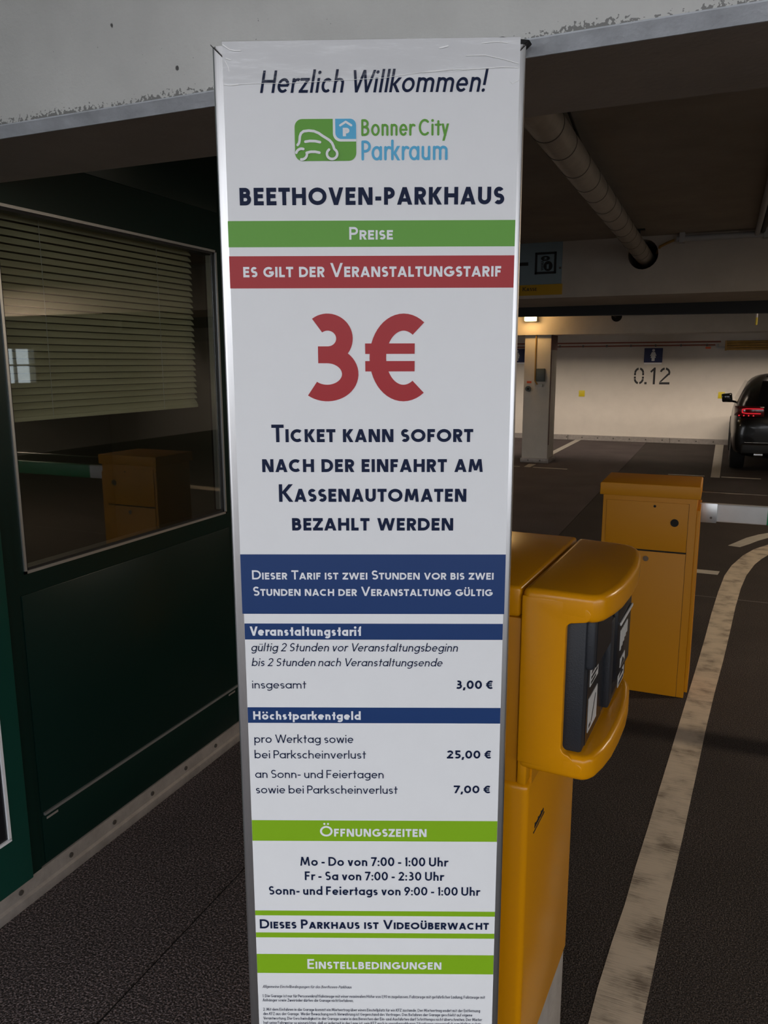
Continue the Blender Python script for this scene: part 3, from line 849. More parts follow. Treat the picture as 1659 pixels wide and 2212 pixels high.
for x, y, k, lab in ((-5.5, 9.5, 1, 'tube light at the far left, between the pay-station beam and the far beam'),
                     (1.6, 9.5, 1, 'tube light in front of the parked car, between the pay-station beam and the far beam'),
                     (3.2, 5.3, 4.5, 'tube light above the drive lane, just inside the entrance beam')):
    tube_lamp(x, y, 2.48, LAMP_POWER*k, lab)
def bay_lamp(x, y, power, lab):
    s = empty('bay_light', (x, y, 2.45)); tag(s, lab+' of the shaded trough lights behind the far beam', 'lamp', 'trough lights over the bays')
    MB().box(x-.7, x+.7, y-.09, y+.09, 2.50, 2.55).build('lamp_body', 'lampbody', s)
    for q, zq in ((-1, 2.40), (1, 2.462)): MB().box(x-.7, x+.7, y+q*.088-.002, y+q*.088+.002, zq, 2.50).build('cutoff_skirt', 'lampbody', s)  # added skirts, shaped to cut the light high on the back wall
    l = bpy.data.lights.new('bay_tube', 'AREA'); l.shape = 'RECTANGLE'; l.size = 1.3; l.size_y = .03; l.energy = power; l.color = (1.0, .84, .68)
    o = bpy.data.objects.new('bay_tube', l); o.location = (x, y+.02, 2.492); o.rotation_euler = (radians(72), 0, 0); scene.collection.objects.link(o)
for x, k, lab in ((-6.6, 1, 'leftmost'), (-4.0, .9, 'second from left'), (-1.5, .75, 'middle'), (1.1, 1.5, 'second from right'), (3.7, 1.3, 'rightmost')): bay_lamp(x, 14.2, BAY_POWER*k, lab)

# ---- services under the ceiling
ip = empty('insulated_pipe', (-.585, 4, 2.42)); tag(ip, 'thick grey insulated pipe under the ceiling, running into the hole of the beam', 'pipe')
MB().tube((-.585, 1.685, 2.42), (-.585, 6.74, 2.42), .058, n=28).build('insulation', 'foil', ip, smooth=True)
y = 1.9
while y < 6.1:
    MB().tube((-.585, y, 2.42), (-.585, y+.006, 2.42), .0595, n=28).build('binding_wire', 'bolt', ip); y += .235 + .12*random.random()
MB().tube((-.556, 3.30, 2.462), (-.575, 3.02, 2.549), .006, n=8).build('hanger', 'blackm', ip)
for y in (5.86,):
    hg = MB().tube((-.585, y, 2.47), (-.585, y, 2.55), .006, n=8)
    hg.box(-.62, -.55, y-.02, y+.02, 2.542, 2.55)
    hg.build('hanger', 'blackm', ip)
tag(MB().path([(-.50, 6.3, 2.44), (-.47, 6.18, 2.47), (-.42, 6.16, 2.49), (-.375, 6.15, 2.505)], .009).build('cable', 'yelpipe'), 'yellow-brown cable coming out of the pipe hole', 'cable')
cd = empty('conduit', (.5, 6.14, 2.51)); tag(cd, 'grey conduit along the top of the pay-station beam', 'conduit')
MB().tube((-.36, 6.155, 2.512), (3.5, 6.155, 2.512), .021, n=12).build('tube', 'conduit', cd, smooth=True)
for x in (-.34, .05+.15, 1.2): MB().box(x, x+.035, 6.12, 6.2, 2.485, 2.55).build('clamp', 'conduit', cd)
cd2 = empty('conduit', (.15, 5, 2.5)); tag(cd2, 'grey conduit and black rod coming forward under the ceiling at the right', 'conduit')
MB().tube((.150, 3.4, 2.515), (.158, 6.14, 2.515), .017, n=10).build('tube', 'conduit', cd2, smooth=True)
MB().tube((.185, 3.4, 2.53), (.193, 6.14, 2.53), .016, n=10).build('rod', 'blackm', cd2, smooth=True)
sp_ = empty('sprinkler_stub', (-1.6, 12.9, 2.36)); tag(sp_, 'dark pipe entering the round hole of the far beam', 'pipe')
MB().tube((-1.60, 10.6, 2.44), (-1.575, 13.3, 2.365), .03, n=12).build('pipe', 'blackm', sp_, smooth=True)
tag(MB().tube((-1.57, 13.02, 2.365), (-1.57, 13.03, 2.365), .082, n=20).build('pipe_opening', 'gap'), 'dark round opening in the far beam', 'opening')
tag(MB().tube((-.585, 6.75, 2.425), (-.585, 6.76, 2.425), .104, n=20).build('pipe_opening', 'gap'), 'dark disc inside the round hole behind the insulated pipe', 'opening')  # black disc closing the hole behind the pipe
hr = empty('height_rod', (.33, 10.2, 2.1)); tag(hr, 'thin white and yellow hanging rod in front of the far beam', 'rod')
MB().tube((.331, 10.2, 2.16), (.331, 10.2, 2.55), .011, n=8).build('upper_rod', 'white', hr)
MB().tube((.331, 10.2, 2.075), (.331, 10.2, 2.16), .012, n=8).build('yellow_end', 'sqyel', hr)
# dark raised blob at the arris of the entrance beam
bl = MB(); pts = [(-.437, 2.155), (-.415, 2.1585), (-.40, 2.1615), (-.385, 2.1635), (-.372, 2.162), (-.36, 2.1625), (-.345, 2.158), (-.315, 2.151), (-.33, 2.140), (-.42, 2.140)]
bl.prism(pts, 1.330, 1.3535, 'y')
tag(bl.build('dark_patch', 'hole', bevel=.003), 'black rough patch on the entrance beam, peeping over the sign top', 'patch')

# ---- pay-station sign on the mid beam
ks = empty('pay_station_sign', (-1.6, 6.19, 2.16)); tag(ks, 'pale blue pay-station sign with coin symbol and amber KASSE strip', 'sign')
yk = 6.188
MB().box(-2.15, -1.168, yk, 6.199, 2.243, 2.549).build('blue_field', 'palebl', ks)
MB().box(-2.15, -1.160, yk, 6.199, 2.163, 2.241).build('amber_field', 'amber', ks)
q = MB(); x0, x1, z0, z1 = -1.373, -1.210, 2.318, 2.478; b_ = .017
for a in ((x0, x1, z0, z0+b_), (x0, x1, z1-b_, z1), (x0, x0+b_, z0, z1), (x1-b_, x1, z0, z1)): q.box(a[0], a[1], yk-.002, yk, a[2], a[3])
q.box(-2.0, -1.425, yk-.002, yk, 2.385, 2.41)
q.prism([(-2.08, 2.398), (-1.99, 2.34), (-1.99, 2.455)], yk-.002, yk, 'y')
q.build('symbol_frame', 'ink', ks)
cn = MB(); cxx = -1.272
cn.prism([(cxx+.034*cos(t*pi/10), 2.375+.037*sin(t*pi/10)) for t in range(20)], yk-.003, yk, 'y')
cn.prism([(cxx-.022+.034*cos(t*pi/10), 2.432+.018*sin(t*pi/10)) for t in range(20)], yk-.003, yk, 'y')
for k in range(6):
    z = 2.345+k*.012
    cn.prism([(cxx-.052, z), (cxx-.034, z+.006), (cxx-.034, z+.011), (cxx-.054, z+.006)], yk-.003, yk, 'y')
cn.build('coin_symbol', 'ink', ks)
wall_text('lettering', '1', cxx-.010, cxx+.006, 2.355, .04, yk-.0035, 'palebl', .34, parent=ks)
wall_text('lettering', '2', cxx-.034, cxx-.010, 2.424, .017, yk-.0035, 'palebl', .25, parent=ks)
MB().tube((-1.180, yk-.004, 2.357), (-1.180, yk, 2.357), .009, n=10).build('screw', 'bolt', ks)
kk = empty('t', (0, 0, 0)); bpy.data.objects.remove(kk)
def ks_text(txt, x0, x1, z, cap, y, m):
    polys, wd = layout(txt, 'k', 1, .14); s = (x1-x0)/wd; mb = MB()
    for p in polys: mb.quad(*[(x0+a*s, y-2e-4*g_, z+b*cap) for a, b, g_ in p])
    return mb.build('lettering', m, ks)
ks_text('Kasse', -1.462, -1.352, 2.196, .031, yk-.002, 'ink')

# ================================================================ LEFT CABIN
YC0, YC1 = 1.613, 4.6
wl = MB()
wx0 = XW-.05
WB, WT, WL, WR = 1.034, 2.088, 1.652, 2.700
wl.box(wx0, XW, YC0, YC1, .085, WB).box(wx0, XW, YC0, YC1, WT, 2.70)
wl.box(wx0, XW, YC0, WL, WB, WT).box(wx0, XW, WR, YC1, WB, WT)
cab = wl.build('wall_cabin', 'green'); struct(cab, 'dark green metal front of the attendant cabin')
# separate raised skins: seams, groove trim, drain slots
for nm, z0, z1 in (('lower_panel', .262, .972), ('plinth_panel', .09, .250)):
    MB().box(XW, XW+.004, YC0+.02, 2.715, z0, z1).build(nm, 'green', cab, bevel=.0015)
MB().box(XW, XW+.004, YC0+.02, 2.715, 2.232, 2.54).build('upper_panel', 'green', cab, bevel=.0015)
MB().box(XW, XW+.007, YC0+.03, 2.73, .2500, .2590).build('alu_strip', 'alu', cab)
for y in (1.650, 2.66): MB().box(XW+.003, XW+.0055, y, y+.046, .234, .241).build('drain_slot', 'rail', cab)
# post and neighbouring door left of the window
pt = MB().box(XW-.03, XW+.018, .35, 1.570, .085, 2.7).build('wall_cabin', 'teal', bevel=.003); struct(pt, 'lighter green post and door face left of the cabin window')
MB().box(XW-.03, XW+.006, 1.570, 1.612, .085, 2.7).build('jamb', 'green', pt)
MB().box(XW+.018, XW+.026, 1.490, 1.499, .262, 1.95).box(XW+.018, XW+.026, .6, 1.499, .255, .264).build('door_frame', 'white', pt)
MB().box(XW+.018, XW+.020, .6, 1.490, .264, 1.95).build('door_glass', 'blackp', pt)
struct(MB().box(-2.9, -2.5, 1.2, 1.61, 0, 2.7).build('wall_cabin_end', 'green'), 'end wall of the green cabin')
# kick rail with bolts
rl = MB().prism([(XW-.02, 0), (XW+.014, 0), (XW+.014, .030), (XW+.006, .036), (XW+.006, .084), (XW-.02, .084)], .2, 4.6, 'y')
rl = rl.build('baseboard_left', 'rail', bevel=.001); struct(rl, 'galvanised kick rail with bolts at the foot of the cabin')
b0 = MB().tube((XW+.005, 1.324, .057), (XW+.0095, 1.324, .057), .0085, n=10).build('bolt', 'bolt', rl)
for k in range(1, 9):
    local_copy(b0, rl, (0, k*.2035, 0))
struct(MB().box(-9, 11, -9, -8.8, -.1, 2.2).build('wall_street', 'facade'), 'low wall across the street')
# window
win = empty('window_1', (XW, 2.17, WB)); struct(win, 'large cabin window in a thin aluminium frame')
def rect_frame(x0, x1, ya, yb, za, zb, t):
    m = MB()
    m.box(x0, x1, ya, yb, za, za+t).box(x0, x1, ya, yb, zb-t, zb).box(x0, x1, ya, ya+t, za, zb).box(x0, x1, yb-t, yb, za, zb)
    return m
rect_frame(XW-.002, XW+.005, WL, WR, WB, WT, .0085).build('outer_trim', 'alu', win)
rect_frame(XW-.045, XW-.003, WL+.006, WR-.004, WB+.004, WT-.004, .012).build('gasket', 'blackm', win)
MB().box(XW-.030, XW-.012, WR-.026, WR-.017, WB+.02, WT-.02).build('inner_profile', 'alu', win)
MB().box(XW-.012, XW-.006, WL+.012, WR-.012, WB+.012, WT-.012).build('pane', 'glass', win)
# cabin interior
struct(MB().box(-4.2, -4.1, 1.6, 4.6, 0, 2.6).box(-4.2, XW-.06, 4.5, 4.6, 0, 2.6).box(-4.2, XW-.06, 1.6, 1.63, 0, 2.6)
       .box(-4.2, XW-.06, 1.6, 4.6, 2.5, 2.6).build('wall_inner', 'interior'), 'dim inner walls of the cabin')
# venetian blind: every slat its own piece
vb = empty('venetian_blind', (XW-.10, 2.15, 1.5)); tag(vb, 'half lowered olive venetian blind behind the cabin window', 'blind')
def slat_mesh():
    mb = MB(); n = 4; ys = (1.64, 2.665)
    pts = []
    for k in range(n+1):
        t = k/n-.5; pts.append((XW-.10 - t*.0160 + .0026*(1-4*t*t), 1.5 + t*.0192))
    lower = [(a-.0008, b-.0006) for a, b in reversed(pts)]
    mb.prism(pts+lower, ys[0], ys[1], 'y'); return mb
sl = slat_mesh().build('slat', 'slat', vb, smooth=True)
for k in range(1, 28):
    c = local_copy(sl, vb, (0, 0, k*.0222)); c.rotation_euler = (0, 0, 0)
MB().box(XW-.112, XW-.088, 1.64, 2.665, 1.476, 1.490).build('bottom_rail', 'slat', vb, bevel=.003)
for y in (1.9, 2.45): MB().tube((XW-.088, y, 1.48), (XW-.088, y, 2.12), .0009, n=6).build('ladder_cord', 'lampbody', vb)
cl = bpy.data.lights.new('cabin_fill_light', 'AREA'); cl.size = .5; cl.energy = CABIN_FILL_POWER; cl.color = (1, .85, .6)  # added fill lamp, brightens the blind and cabin
co = bpy.data.objects.new('cabin_fill_light', cl); co.location = (-3.0, 2.6, 2.42); scene.collection.objects.link(co)
tag(MB().box(-3.25, -2.75, 2.35, 2.85, 2.44, 2.50).build('ceiling_light', 'lampbody', bevel=.01), 'added flat lamp on the cabin ceiling to brighten the blind', 'lamp')

# ================================================================ INFORMATION SIGN
sg = empty('information_sign', (-.49362, 1.10747, 0), radians(22.4))
tag(sg, 'tall free-standing parking price sign with brushed steel frame, 3 euro in red', 'sign')
def side_profile(sx):
    # outline in (x, y), curved outer edge
    pts = [(.2075, .0045)]
    pts.append((.2190, .0060))
    for k in range(7):
        a = radians(75 - k*12.5)
        pts.append((.2175 + .0075*cos(a), .0135 - .0075*sin(a)))
    pts += [(.2250, .056), (.2075, .056)]
    return [(sx*x, y) for x, y in pts]
for sx in (-1, 1):
    MB().prism(side_profile(sx), .02, 2.0955, 'z').build('side_profile', 'brushed', sg, smooth=True, local=True)
tp = MB(); prof = [(2.080, .0045), (2.0905, .0060)] + [(2.0890 + .0075*cos(radians(75-k*12.5)), .0135-.0075*sin(radians(75-k*12.5))) for k in range(7)] + [(2.0965, .056), (2.080, .056)]
i0 = len(tp.v)
tp.v += [(-.2105-(z-2.083), y-.0002, z) for z, y in prof] + [(.2105+(z-2.083), y-.0002, z) for z, y in prof]
n_ = len(prof)
tp.f = [tuple(range(n_-1, -1, -1)), tuple(range(n_, 2*n_))] + [(k, (k+1) % n_, n_+(k+1) % n_, n_+k) for k in range(n_)]
tp.build('top_profile', 'brushed', sg, smooth=True, local=True)
for sx in (-1, 1):
    MB().prism([(sx*.2075, 2.0795), (sx*.2258, 2.0972), (sx*.2258, 2.0960), (sx*.2090, 2.0795)], .0030, .006, 'y').build('mitre_joint', 'gap', sg, local=True)
MB().box(-.2075, .2075, .012, .056, .02, 2.09).build('core_panel', 'core', sg, local=True)
MB().box(-.222, .222, -.02, .075, 0, .02).build('foot_plate', 'alu', sg, local=True, bevel=.003)
lo = MB().box(-.2082, .2135, .004, .0085, .06, 1.30).build('lower_board', 'board', sg, local=True)
ov = MB().prism([(-.2100, 1.2508), (.2145, 1.2508), (.2150, 2.1027), (-.2088, 2.0993)], 0, .0035, 'y').build('overlay_board', 'board', sg, local=True)
MB().box(-.2085, .2140, .0036, .0040, 2.02, 2.06).build('overlay_tape_pad', 'core', sg, local=True)
MATS[lo.name] = MATS[ov.name] = Matrix()
def band(parent, m, zt, zb, xa, xb, y):
    return MB().quad((xa, y, zb), (xb, y, zb), (xb, y, zt), (xa, y, zt)).build('colour_band', m, parent, local=True)
band(ov, 'greenp', 1.8570, 1.8199, -.2098, .2147, -.0003)
band(ov, 'redp', 1.8071, 1.7608, -.2098, .2147, -.0003)
band(ov, 'blueband', 1.3503, 1.2510, -.2099, .2144, -.0003)
for m_, zt, zb in (('blueband', 1.2332, 1.2057), ('blueband', 1.0870, 1.0591), ('lime', .8798, .8407), ('lime', .7049, .6953),
                   ('lime', .6611, .6512), ('lime', .6177, .5789)):
    band(lo, m_, zt, zb, -.2080, .2133, .0037)
TEXT = [
('O','i','Herzlich Willkommen!',-0.1564,0.1650,2.0314,0.0297),
('O','r1','Bonner City',-0.0113,0.1154,1.9731,0.0227),
('O','r2','Parkraum',-0.0113,0.1137,1.9399,0.0273),
('O','c','BEETHOVEN-PARKHAUS',-0.1909,0.1975,1.8788,0.0244),
('O','w','Preise',-0.0302,0.0344,1.8301,0.0179),
('O','w','es gilt der Veranstaltungstarif',-0.1893,0.1955,1.7768,0.0202),
('O','R','3',-0.1010,-0.0182,1.5927,0.1312),
('O','R','€',-0.0077,0.0863,1.5925,0.1311),
('O','s','Ticket kann sofort',-0.1541,0.1587,1.5298,0.0273),
('O','s','nach der einfahrt am',-0.1701,0.1748,1.4829,0.0275),
('O','s','Kassenautomaten',-0.1450,0.1498,1.4356,0.0281),
('O','s','bezahlt werden',-0.1255,0.1298,1.3893,0.0273),
('O','w','Dieser Tarif ist zwei Stunden vor bis zwei',-0.1920,0.1957,1.3089,0.0152),
('O','w','Stunden nach der Veranstaltung gültig',-0.1913,0.1949,1.2815,0.0154),
('L','W','Veranstaltungstarif',-0.1997,-0.0174,1.2124,0.0158),
('L','I','gültig 2 Stunden vor Veranstaltungsbeginn',-0.1989,0.1399,1.1855,0.0143),
('L','I','bis 2 Stunden nach Veranstaltungsende',-0.1986,0.1152,1.1597,0.0140),
('L','n','insgesamt',-0.1988,-0.1091,1.1205,0.0141),
('L','b','3,00 €',0.1386,0.2003,1.1205,0.0150),
('L','W','Höchstparkentgeld',-0.1989,-0.0193,1.0652,0.0148),
('L','n','pro Werktag sowie',-0.1986,-0.0320,1.0232,0.0151),
('L','n','bei Parkscheinverlust',-0.1990,-0.0109,0.9949,0.0148),
('L','b','25,00 €',0.1253,0.2004,0.9958,0.0148),
('L','n','an Sonn- und Feiertagen',-0.1992,0.0186,0.9589,0.0150),
('L','n','sowie bei Parkscheinverlust',-0.1990,0.0423,0.9303,0.0149),
('L','b','7,00 €',0.1376,0.2005,0.9321,0.0142),
('L','w','Öffnungszeiten',-0.0911,0.0922,0.8496,0.0201),
('L','m','Mo - Do von 7:00 - 1:00 Uhr',-0.1264,0.1293,0.7932,0.0171),
('L','m','Fr - Sa von 7:00 - 2:30 Uhr',-0.1189,0.1223,0.7654,0.0168),
('L','m','Sonn- und Feiertags von 9:00 - 1:00 Uhr',-0.1826,0.1857,0.7365,0.0166),
('L','s','Dieses Parkhaus ist Videoüberwacht',-0.2005,0.2032,0.6694,0.0182),
('L','w','Einstellbedingungen',-0.1180,0.1207,0.5884,0.0198),
('L','f','Allgemeine Einstellbedingungen für das Beethoven-Parkhaus',-0.1997,-0.0398,0.5483,0.0059),
('L','t','1. Die Garage ist nur für Personenkraftfahrzeuge mit einer maximalen Höhe von 1,90 m zugelassen. Fahrzeuge mit gefährlicher Ladung, Fahrzeuge mit',-0.2000,0.1996,0.5289,0.0062),
('L','t','Anhänger sowie Zweiräder dürfen die Garage nicht befahren.',-0.2003,-0.0363,0.5202,0.0061),
('L','t','2. Mit dem Einfahren in die Garage kommt ein Mietvertrag über einen Einstellplatz für ein KFZ zustande. Der Mietvertrag endet mit der Entfernung',-0.1999,0.1915,0.5008,0.0061),
('L','t','des KFZ aus der Garage. Weder Bewachung noch Verwahrung ist Gegenstand des Vertrages. Das Befahren der Garage geschieht auf eigene',-0.2002,0.1777,0.4917,0.0061),
('L','t','Verantwortung. Die Geschwindigkeit in der Garage sowie in den Bereichen der Ein- und Ausfahrten darf Schrittempo nicht überschreiten. Der Mieter',-0.2002,0.1952,0.4822,0.0061),
('L','t','hat seine Fahrweise so einzurichten, daß er jederzeit in der Lage ist, sein KFZ auch in unvorhersehbaren Situationen unverzüglich zum Halten zu brin-',-0.2002,0.1962,0.4730,0.0062),
]

for brd, st, txt, x0, x1, zb, cap in TEXT:
    if brd == 'O': lettering(ov, txt, st, x0, x1, zb, cap, -.0006)
    else: lettering(lo, txt, st, x0, x1, zb, cap, .0034)
# logo: green field with rounded corners, car outline, blue badge with roof and P
def rounded(x0, x1, z0, z1, r, n=6, corners=(1, 1, 1, 1)):
    out = []
    for (cx, cz, a0, on) in ((x1, z1, 0, corners[0]), (x0, z1, 90, corners[1]), (x0, z0, 180, corners[2]), (x1, z0, 270, corners[3])):
        if not on: out.append((cx, cz)); continue
        ax = cx-r if cx == x1 else cx+r; az = cz-r if cz == z1 else cz+r
        out += [(ax+r*cos(radians(a0+90*k/n)), az+r*sin(radians(a0+90*k/n))) for k in range(n+1)]
    return out
def flat(name, pts, y, m, parent):
    mb = MB(); mb.quad(*[(x, y, z) for x, z in pts]); return mb.build(name, m, parent, local=True)
LX0, LX1, LZ0, LZ1 = -.1078, -.0188, 1.9396, 1.9965
flat('logo_field', rounded(LX0, LX1, LZ0, LZ1, .011), -.0006, 'greenp', ov)
flat('logo_badge_border', rounded(-.0524, LX1+.0004, 1.9658, LZ1+.0006, .011, corners=(0, 0, 1, 0)), -.0008, 'board', ov)
flat('logo_badge', rounded(-.0489, LX1, 1.9692, LZ1, .0085, corners=(1, 0, 1, 0)), -.0010, 'cyan', ov)
# px of the photographed logo -> board coordinates (scale only)
def lg(px, pz): return (LX0 + (px-78)/592*(LX1-LX0), LZ1 - (pz-78)/404*(LZ1-LZ0))
def stroke(mb, pts, w, y, closed=False):
    P_ = [Vector(p) for p in pts]; mb.k = getattr(mb, 'k', 0) + 1; y0_ = y - 3.5e-4*mb.k
    for a, b in zip(P_[:-1], P_[1:]):
        d = (b-a).normalized(); n = Vector((-d.y, d.x))*w/2
        mb.quad(*[(q.x, y0_-3e-5, q.y) for q in (a-n, b-n, b+n, a+n)]); y0_ -= 2e-6
    for a in P_:
        y0_ -= 1.5e-5
        mb.quad(*[(a.x+w/2*cos(k*pi/5), y0_-6e-5, a.y+w/2*sin(k*pi/5)) for k in range(10)])
lm = MB(); wv = .0036
car_line = [(104, 327), (118, 310), (124, 285), (128, 245), (140, 215), (165, 196), (215, 190), (265, 196), (310, 215), (345, 240), (385, 265), (415, 285), (437, 310), (450, 340), (458, 368)]
stroke(lm, [lg(*q) for q in car_line], wv, -.0009)
stroke(lm, [lg(180, 297), lg(225, 290), lg(275, 292), lg(322, 302)], wv, -.0009)
stroke(lm, [lg(190, 405), lg(230, 395), lg(275, 395), lg(315, 404)], wv, -.0009)
def wheel(cx, cz, r, a0, a1):
    stroke(lm, [lg(cx+r*cos(radians(a0+(a1-a0)*k/16)), cz-r*sin(radians(a0+(a1-a0)*k/16))) for k in range(17)], wv, -.0009)
wheel(142, 418, 52, 65, -205+0) if False else wheel(142, 418, 52, 70, 165)
wheel(142, 418, 52, 12, -95)
wheel(437, 418, 50, 55, -235)
lm.build('logo_car_outline', 'board', ov, local=True)
lm = MB(); stroke(lm, [lg(517, 142), lg(571, 108), lg(624, 142)], .0030, -.0010); lm.build('logo_roof', 'board', ov, local=True)
px0, pz0 = lg(542, 246); px1, _ = lg(606, 246)
G = Glyphs(.26, 1, 12); G.glyph('P'); mb = MB(); ch_ = lg(0, 165)[1]-lg(0, 246)[1]; sx_ = (px1-px0)/WID['P']
for p_ in G.p: mb.quad(*[(px0+a*sx_, -.0013, pz0+b*ch_) for a, b in p_])
mb.build('logo_letter', 'board', ov, local=True)
# clear packing tape over the top edge, slightly creased
tpm = MB(); nx = 60
for k in range(nx):
    xa = -.2095+.4245*k/nx; xb = -.2095+.4245*(k+1)/nx
    za = 2.044+.019*(k/nx)**1.5; zb_ = 2.044+.019*((k+1)/nx)**1.5
    ya = -.0012-.0006*abs(sin(k*1.7)); yb = -.0012-.0006*abs(sin((k+1)*1.7))
    tpm.quad((xa, ya, za), (xb, yb, zb_), (xb, -.0012, 2.1005+.0028*(k+1)/nx), (xa, -.0012, 2.1005+.0028*k/nx))
tpm.build('clear_tape', 'tape', ov, local=True)
def glint(pts, w):  # white strips paint the glints along the tape creases
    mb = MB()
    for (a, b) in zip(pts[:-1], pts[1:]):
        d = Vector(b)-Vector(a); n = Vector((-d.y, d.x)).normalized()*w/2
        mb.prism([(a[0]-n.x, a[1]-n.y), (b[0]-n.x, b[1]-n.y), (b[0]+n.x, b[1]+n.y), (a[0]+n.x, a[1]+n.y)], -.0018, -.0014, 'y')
    mb.build('painted_crease_glint', 'glint_white', ov, local=True)
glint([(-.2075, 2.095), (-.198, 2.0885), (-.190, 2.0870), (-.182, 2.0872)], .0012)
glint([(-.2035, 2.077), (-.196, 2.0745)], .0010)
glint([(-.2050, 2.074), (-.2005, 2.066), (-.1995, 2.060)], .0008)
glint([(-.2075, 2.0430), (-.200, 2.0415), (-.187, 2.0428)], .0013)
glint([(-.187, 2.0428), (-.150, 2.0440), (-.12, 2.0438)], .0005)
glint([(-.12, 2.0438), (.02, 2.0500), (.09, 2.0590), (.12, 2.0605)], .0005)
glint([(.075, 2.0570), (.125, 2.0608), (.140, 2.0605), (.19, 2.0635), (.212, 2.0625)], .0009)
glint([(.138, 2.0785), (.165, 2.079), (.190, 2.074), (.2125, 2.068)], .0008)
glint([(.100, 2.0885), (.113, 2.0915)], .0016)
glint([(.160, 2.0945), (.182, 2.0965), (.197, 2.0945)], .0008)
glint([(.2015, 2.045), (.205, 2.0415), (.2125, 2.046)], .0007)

# ================================================================ TICKET TERMINAL
tm = empty('ticket_terminal', (-.270, 1.30, 0), radians(-3.0))
tag(tm, 'yellow ticket terminal with black display recess, right behind the price sign', 'ticket machine')
ZT = 1.2675
MB().box(-.40, -.003, .004, .400, 0, .253).build('plinth', 'concrete', tm, local=True, bevel=.004)
MB().box(-.425, 0, 0, .412, .253, .893).build('column', 'yellow', tm, local=True, bevel=.012, seg=4)
MB().box(-.425, -.0225, .001, .412, .8935, 1.2095).build('door_body', 'yellow2', tm, local=True, bevel=.003)
MB().box(-.30, -.024, .02, .40, .89, 1.25).build('inner_frame', 'gap', tm, local=True)
MB().box(-.0235, -.0006, .026, .411, .880, .95).build('column_neck', 'yellow', tm, local=True)
MB().box(-.43, -.0235, -.004, .440, 1.2115, ZT).build('rear_lid', 'yellow', tm, local=True, bevel=.007, seg=3)
def K(u, v): return (u*1.0744, v*1.0744)
lip = [(-.0205, -.0065)] + [K(.078, -.007), K(.094, -.006), K(.104, .0), K(.112, .014), K(.1205, .05), K(.126, .09), K(.1285, .15), K(.1285, .22), K(.124, .28),
       K(.117, .33), K(.110, .358), K(.098, .378), K(.078, .390), K(.04, .397)] + [(-.0205, .437)]
hd = MB()
hd.prism(lip, 1.218, ZT, 'z')
hood = hd.build('hood_top', 'yellow', tm, local=True, bevel=.0135, seg=5)
low = [(x if x < 0 else x*.955, y*.98) for x, y in lip]
MB().prism(low, .928, .974, 'z').build('hood_lip', 'yellow', tm, local=True, bevel=.0145, seg=5)
def fillet(cx, cz, r, a0, a1, n=6): return [(cx+r*cos(radians(a0+(a1-a0)*k/n)), cz+r*sin(radians(a0+(a1-a0)*k/n))) for k in range(n+1)]
cheek = [(-.0205, .9415), (.086, .9415)] + fillet(.086, .9515, .010, -90, 90) + fillet(.0700, .9865, .0125, -90, -180) + \
        fillet(.0700, 1.2030, .0125, 180, 90) + fillet(.086, 1.232, .0135, -90, 60) + [(.070, 1.254), (-.0205, 1.254)]
MB().prism(cheek, -.0072, .034, 'y').build('hood_cheek', 'yellow', tm, local=True, bevel=.0048, seg=4)
MB().box(-.0205, .055, .395, .425, .94, 1.255).build('hood_cheek', 'yellow', tm, local=True, bevel=.0055, seg=4)
MB().box(-.0205, -.0035, -.0040, .03, .8955, .945).build('hood_tongue', 'yellow', tm, local=True, bevel=.003)
# black operating panel inside the hood
bd = MB().box(.020, .0905, .007, .405, .974, 1.219).build('panel_body', 'darkblue', tm, local=True, bevel=.006)
MB().box(.085, .104, .012, .178, 1.127, 1.219).build('panel_upper_block', 'darkblue', tm, local=True, bevel=.008, seg=3)
MB().box(.0900, .0918, .030, .175, .980, 1.124).build('panel_face', 'blackp', tm, local=True)
MB().box(.1035, .1052, .030, .172, 1.130, 1.214).build('display_face', 'blackp', tm, local=True)
MB().box(.085, .103, .190, .225, .985, 1.165).build('panel_rib', 'darkblue', tm, local=True, bevel=.005)
MB().box(.085, .108, .235, .395, 1.02, 1.216).build('ticket_unit', 'blackp', tm, local=True, bevel=.008)
MB().box(.108, .112, .243, .390, 1.139, 1.147).build('ticket_slot', 'label', tm, local=True, bevel=.002)
MB().box(.0905, .1015, .235, .395, .982, 1.02).build('lower_unit', 'blackp', tm, local=True, bevel=.004)
def sticker(y0, y1, z0, z1, x, marks):
    s_ = MB().box(x, x+.0008, y0, y1, z0, z1).build('sticker', 'label', tm, local=True)
    mb = MB()
    for pts in marks: mb.prism([(y0+a*(y1-y0), z0+b*(z1-z0)) for a, b in pts], x+.0008, x+.0012, 'x')
    mb.build('printed_arrow', 'ink', s_, local=True)
sticker(.050, .122, 1.083, 1.1235, .0918, [[(.08, .55), (.5, .95), (.92, .55)], [(.1, .30), (.9, .30), (.9, .42), (.1, .42)], [(.1, .08), (.7, .08), (.7, .2), (.1, .2)]])
sticker(.046, .124, .997, 1.062, .0918, [[(.1, .1), (.3, .1), (.3, .2), (.1, .2)], [(.35, .2), (.4, .15), (.8, .8), (.75, .85)]])
sticker(.302, .372, .985, 1.018, .1016, [[(.1, .55), (.5, .95), (.9, .55)], [(.1, .1), (.9, .1), (.9, .3), (.1, .3)]])
sticker(.275, .33, 1.040, 1.060, .108, [[(.1, .1), (.9, .1), (.5, .8)]])
gm = MB()
for k in range(5): gm.box(.108, .1092, .26+.018*k, .272+.018*k, 1.082+.004*k, 1.124)
gm.build('symbol_print', 'label', tm, local=True)
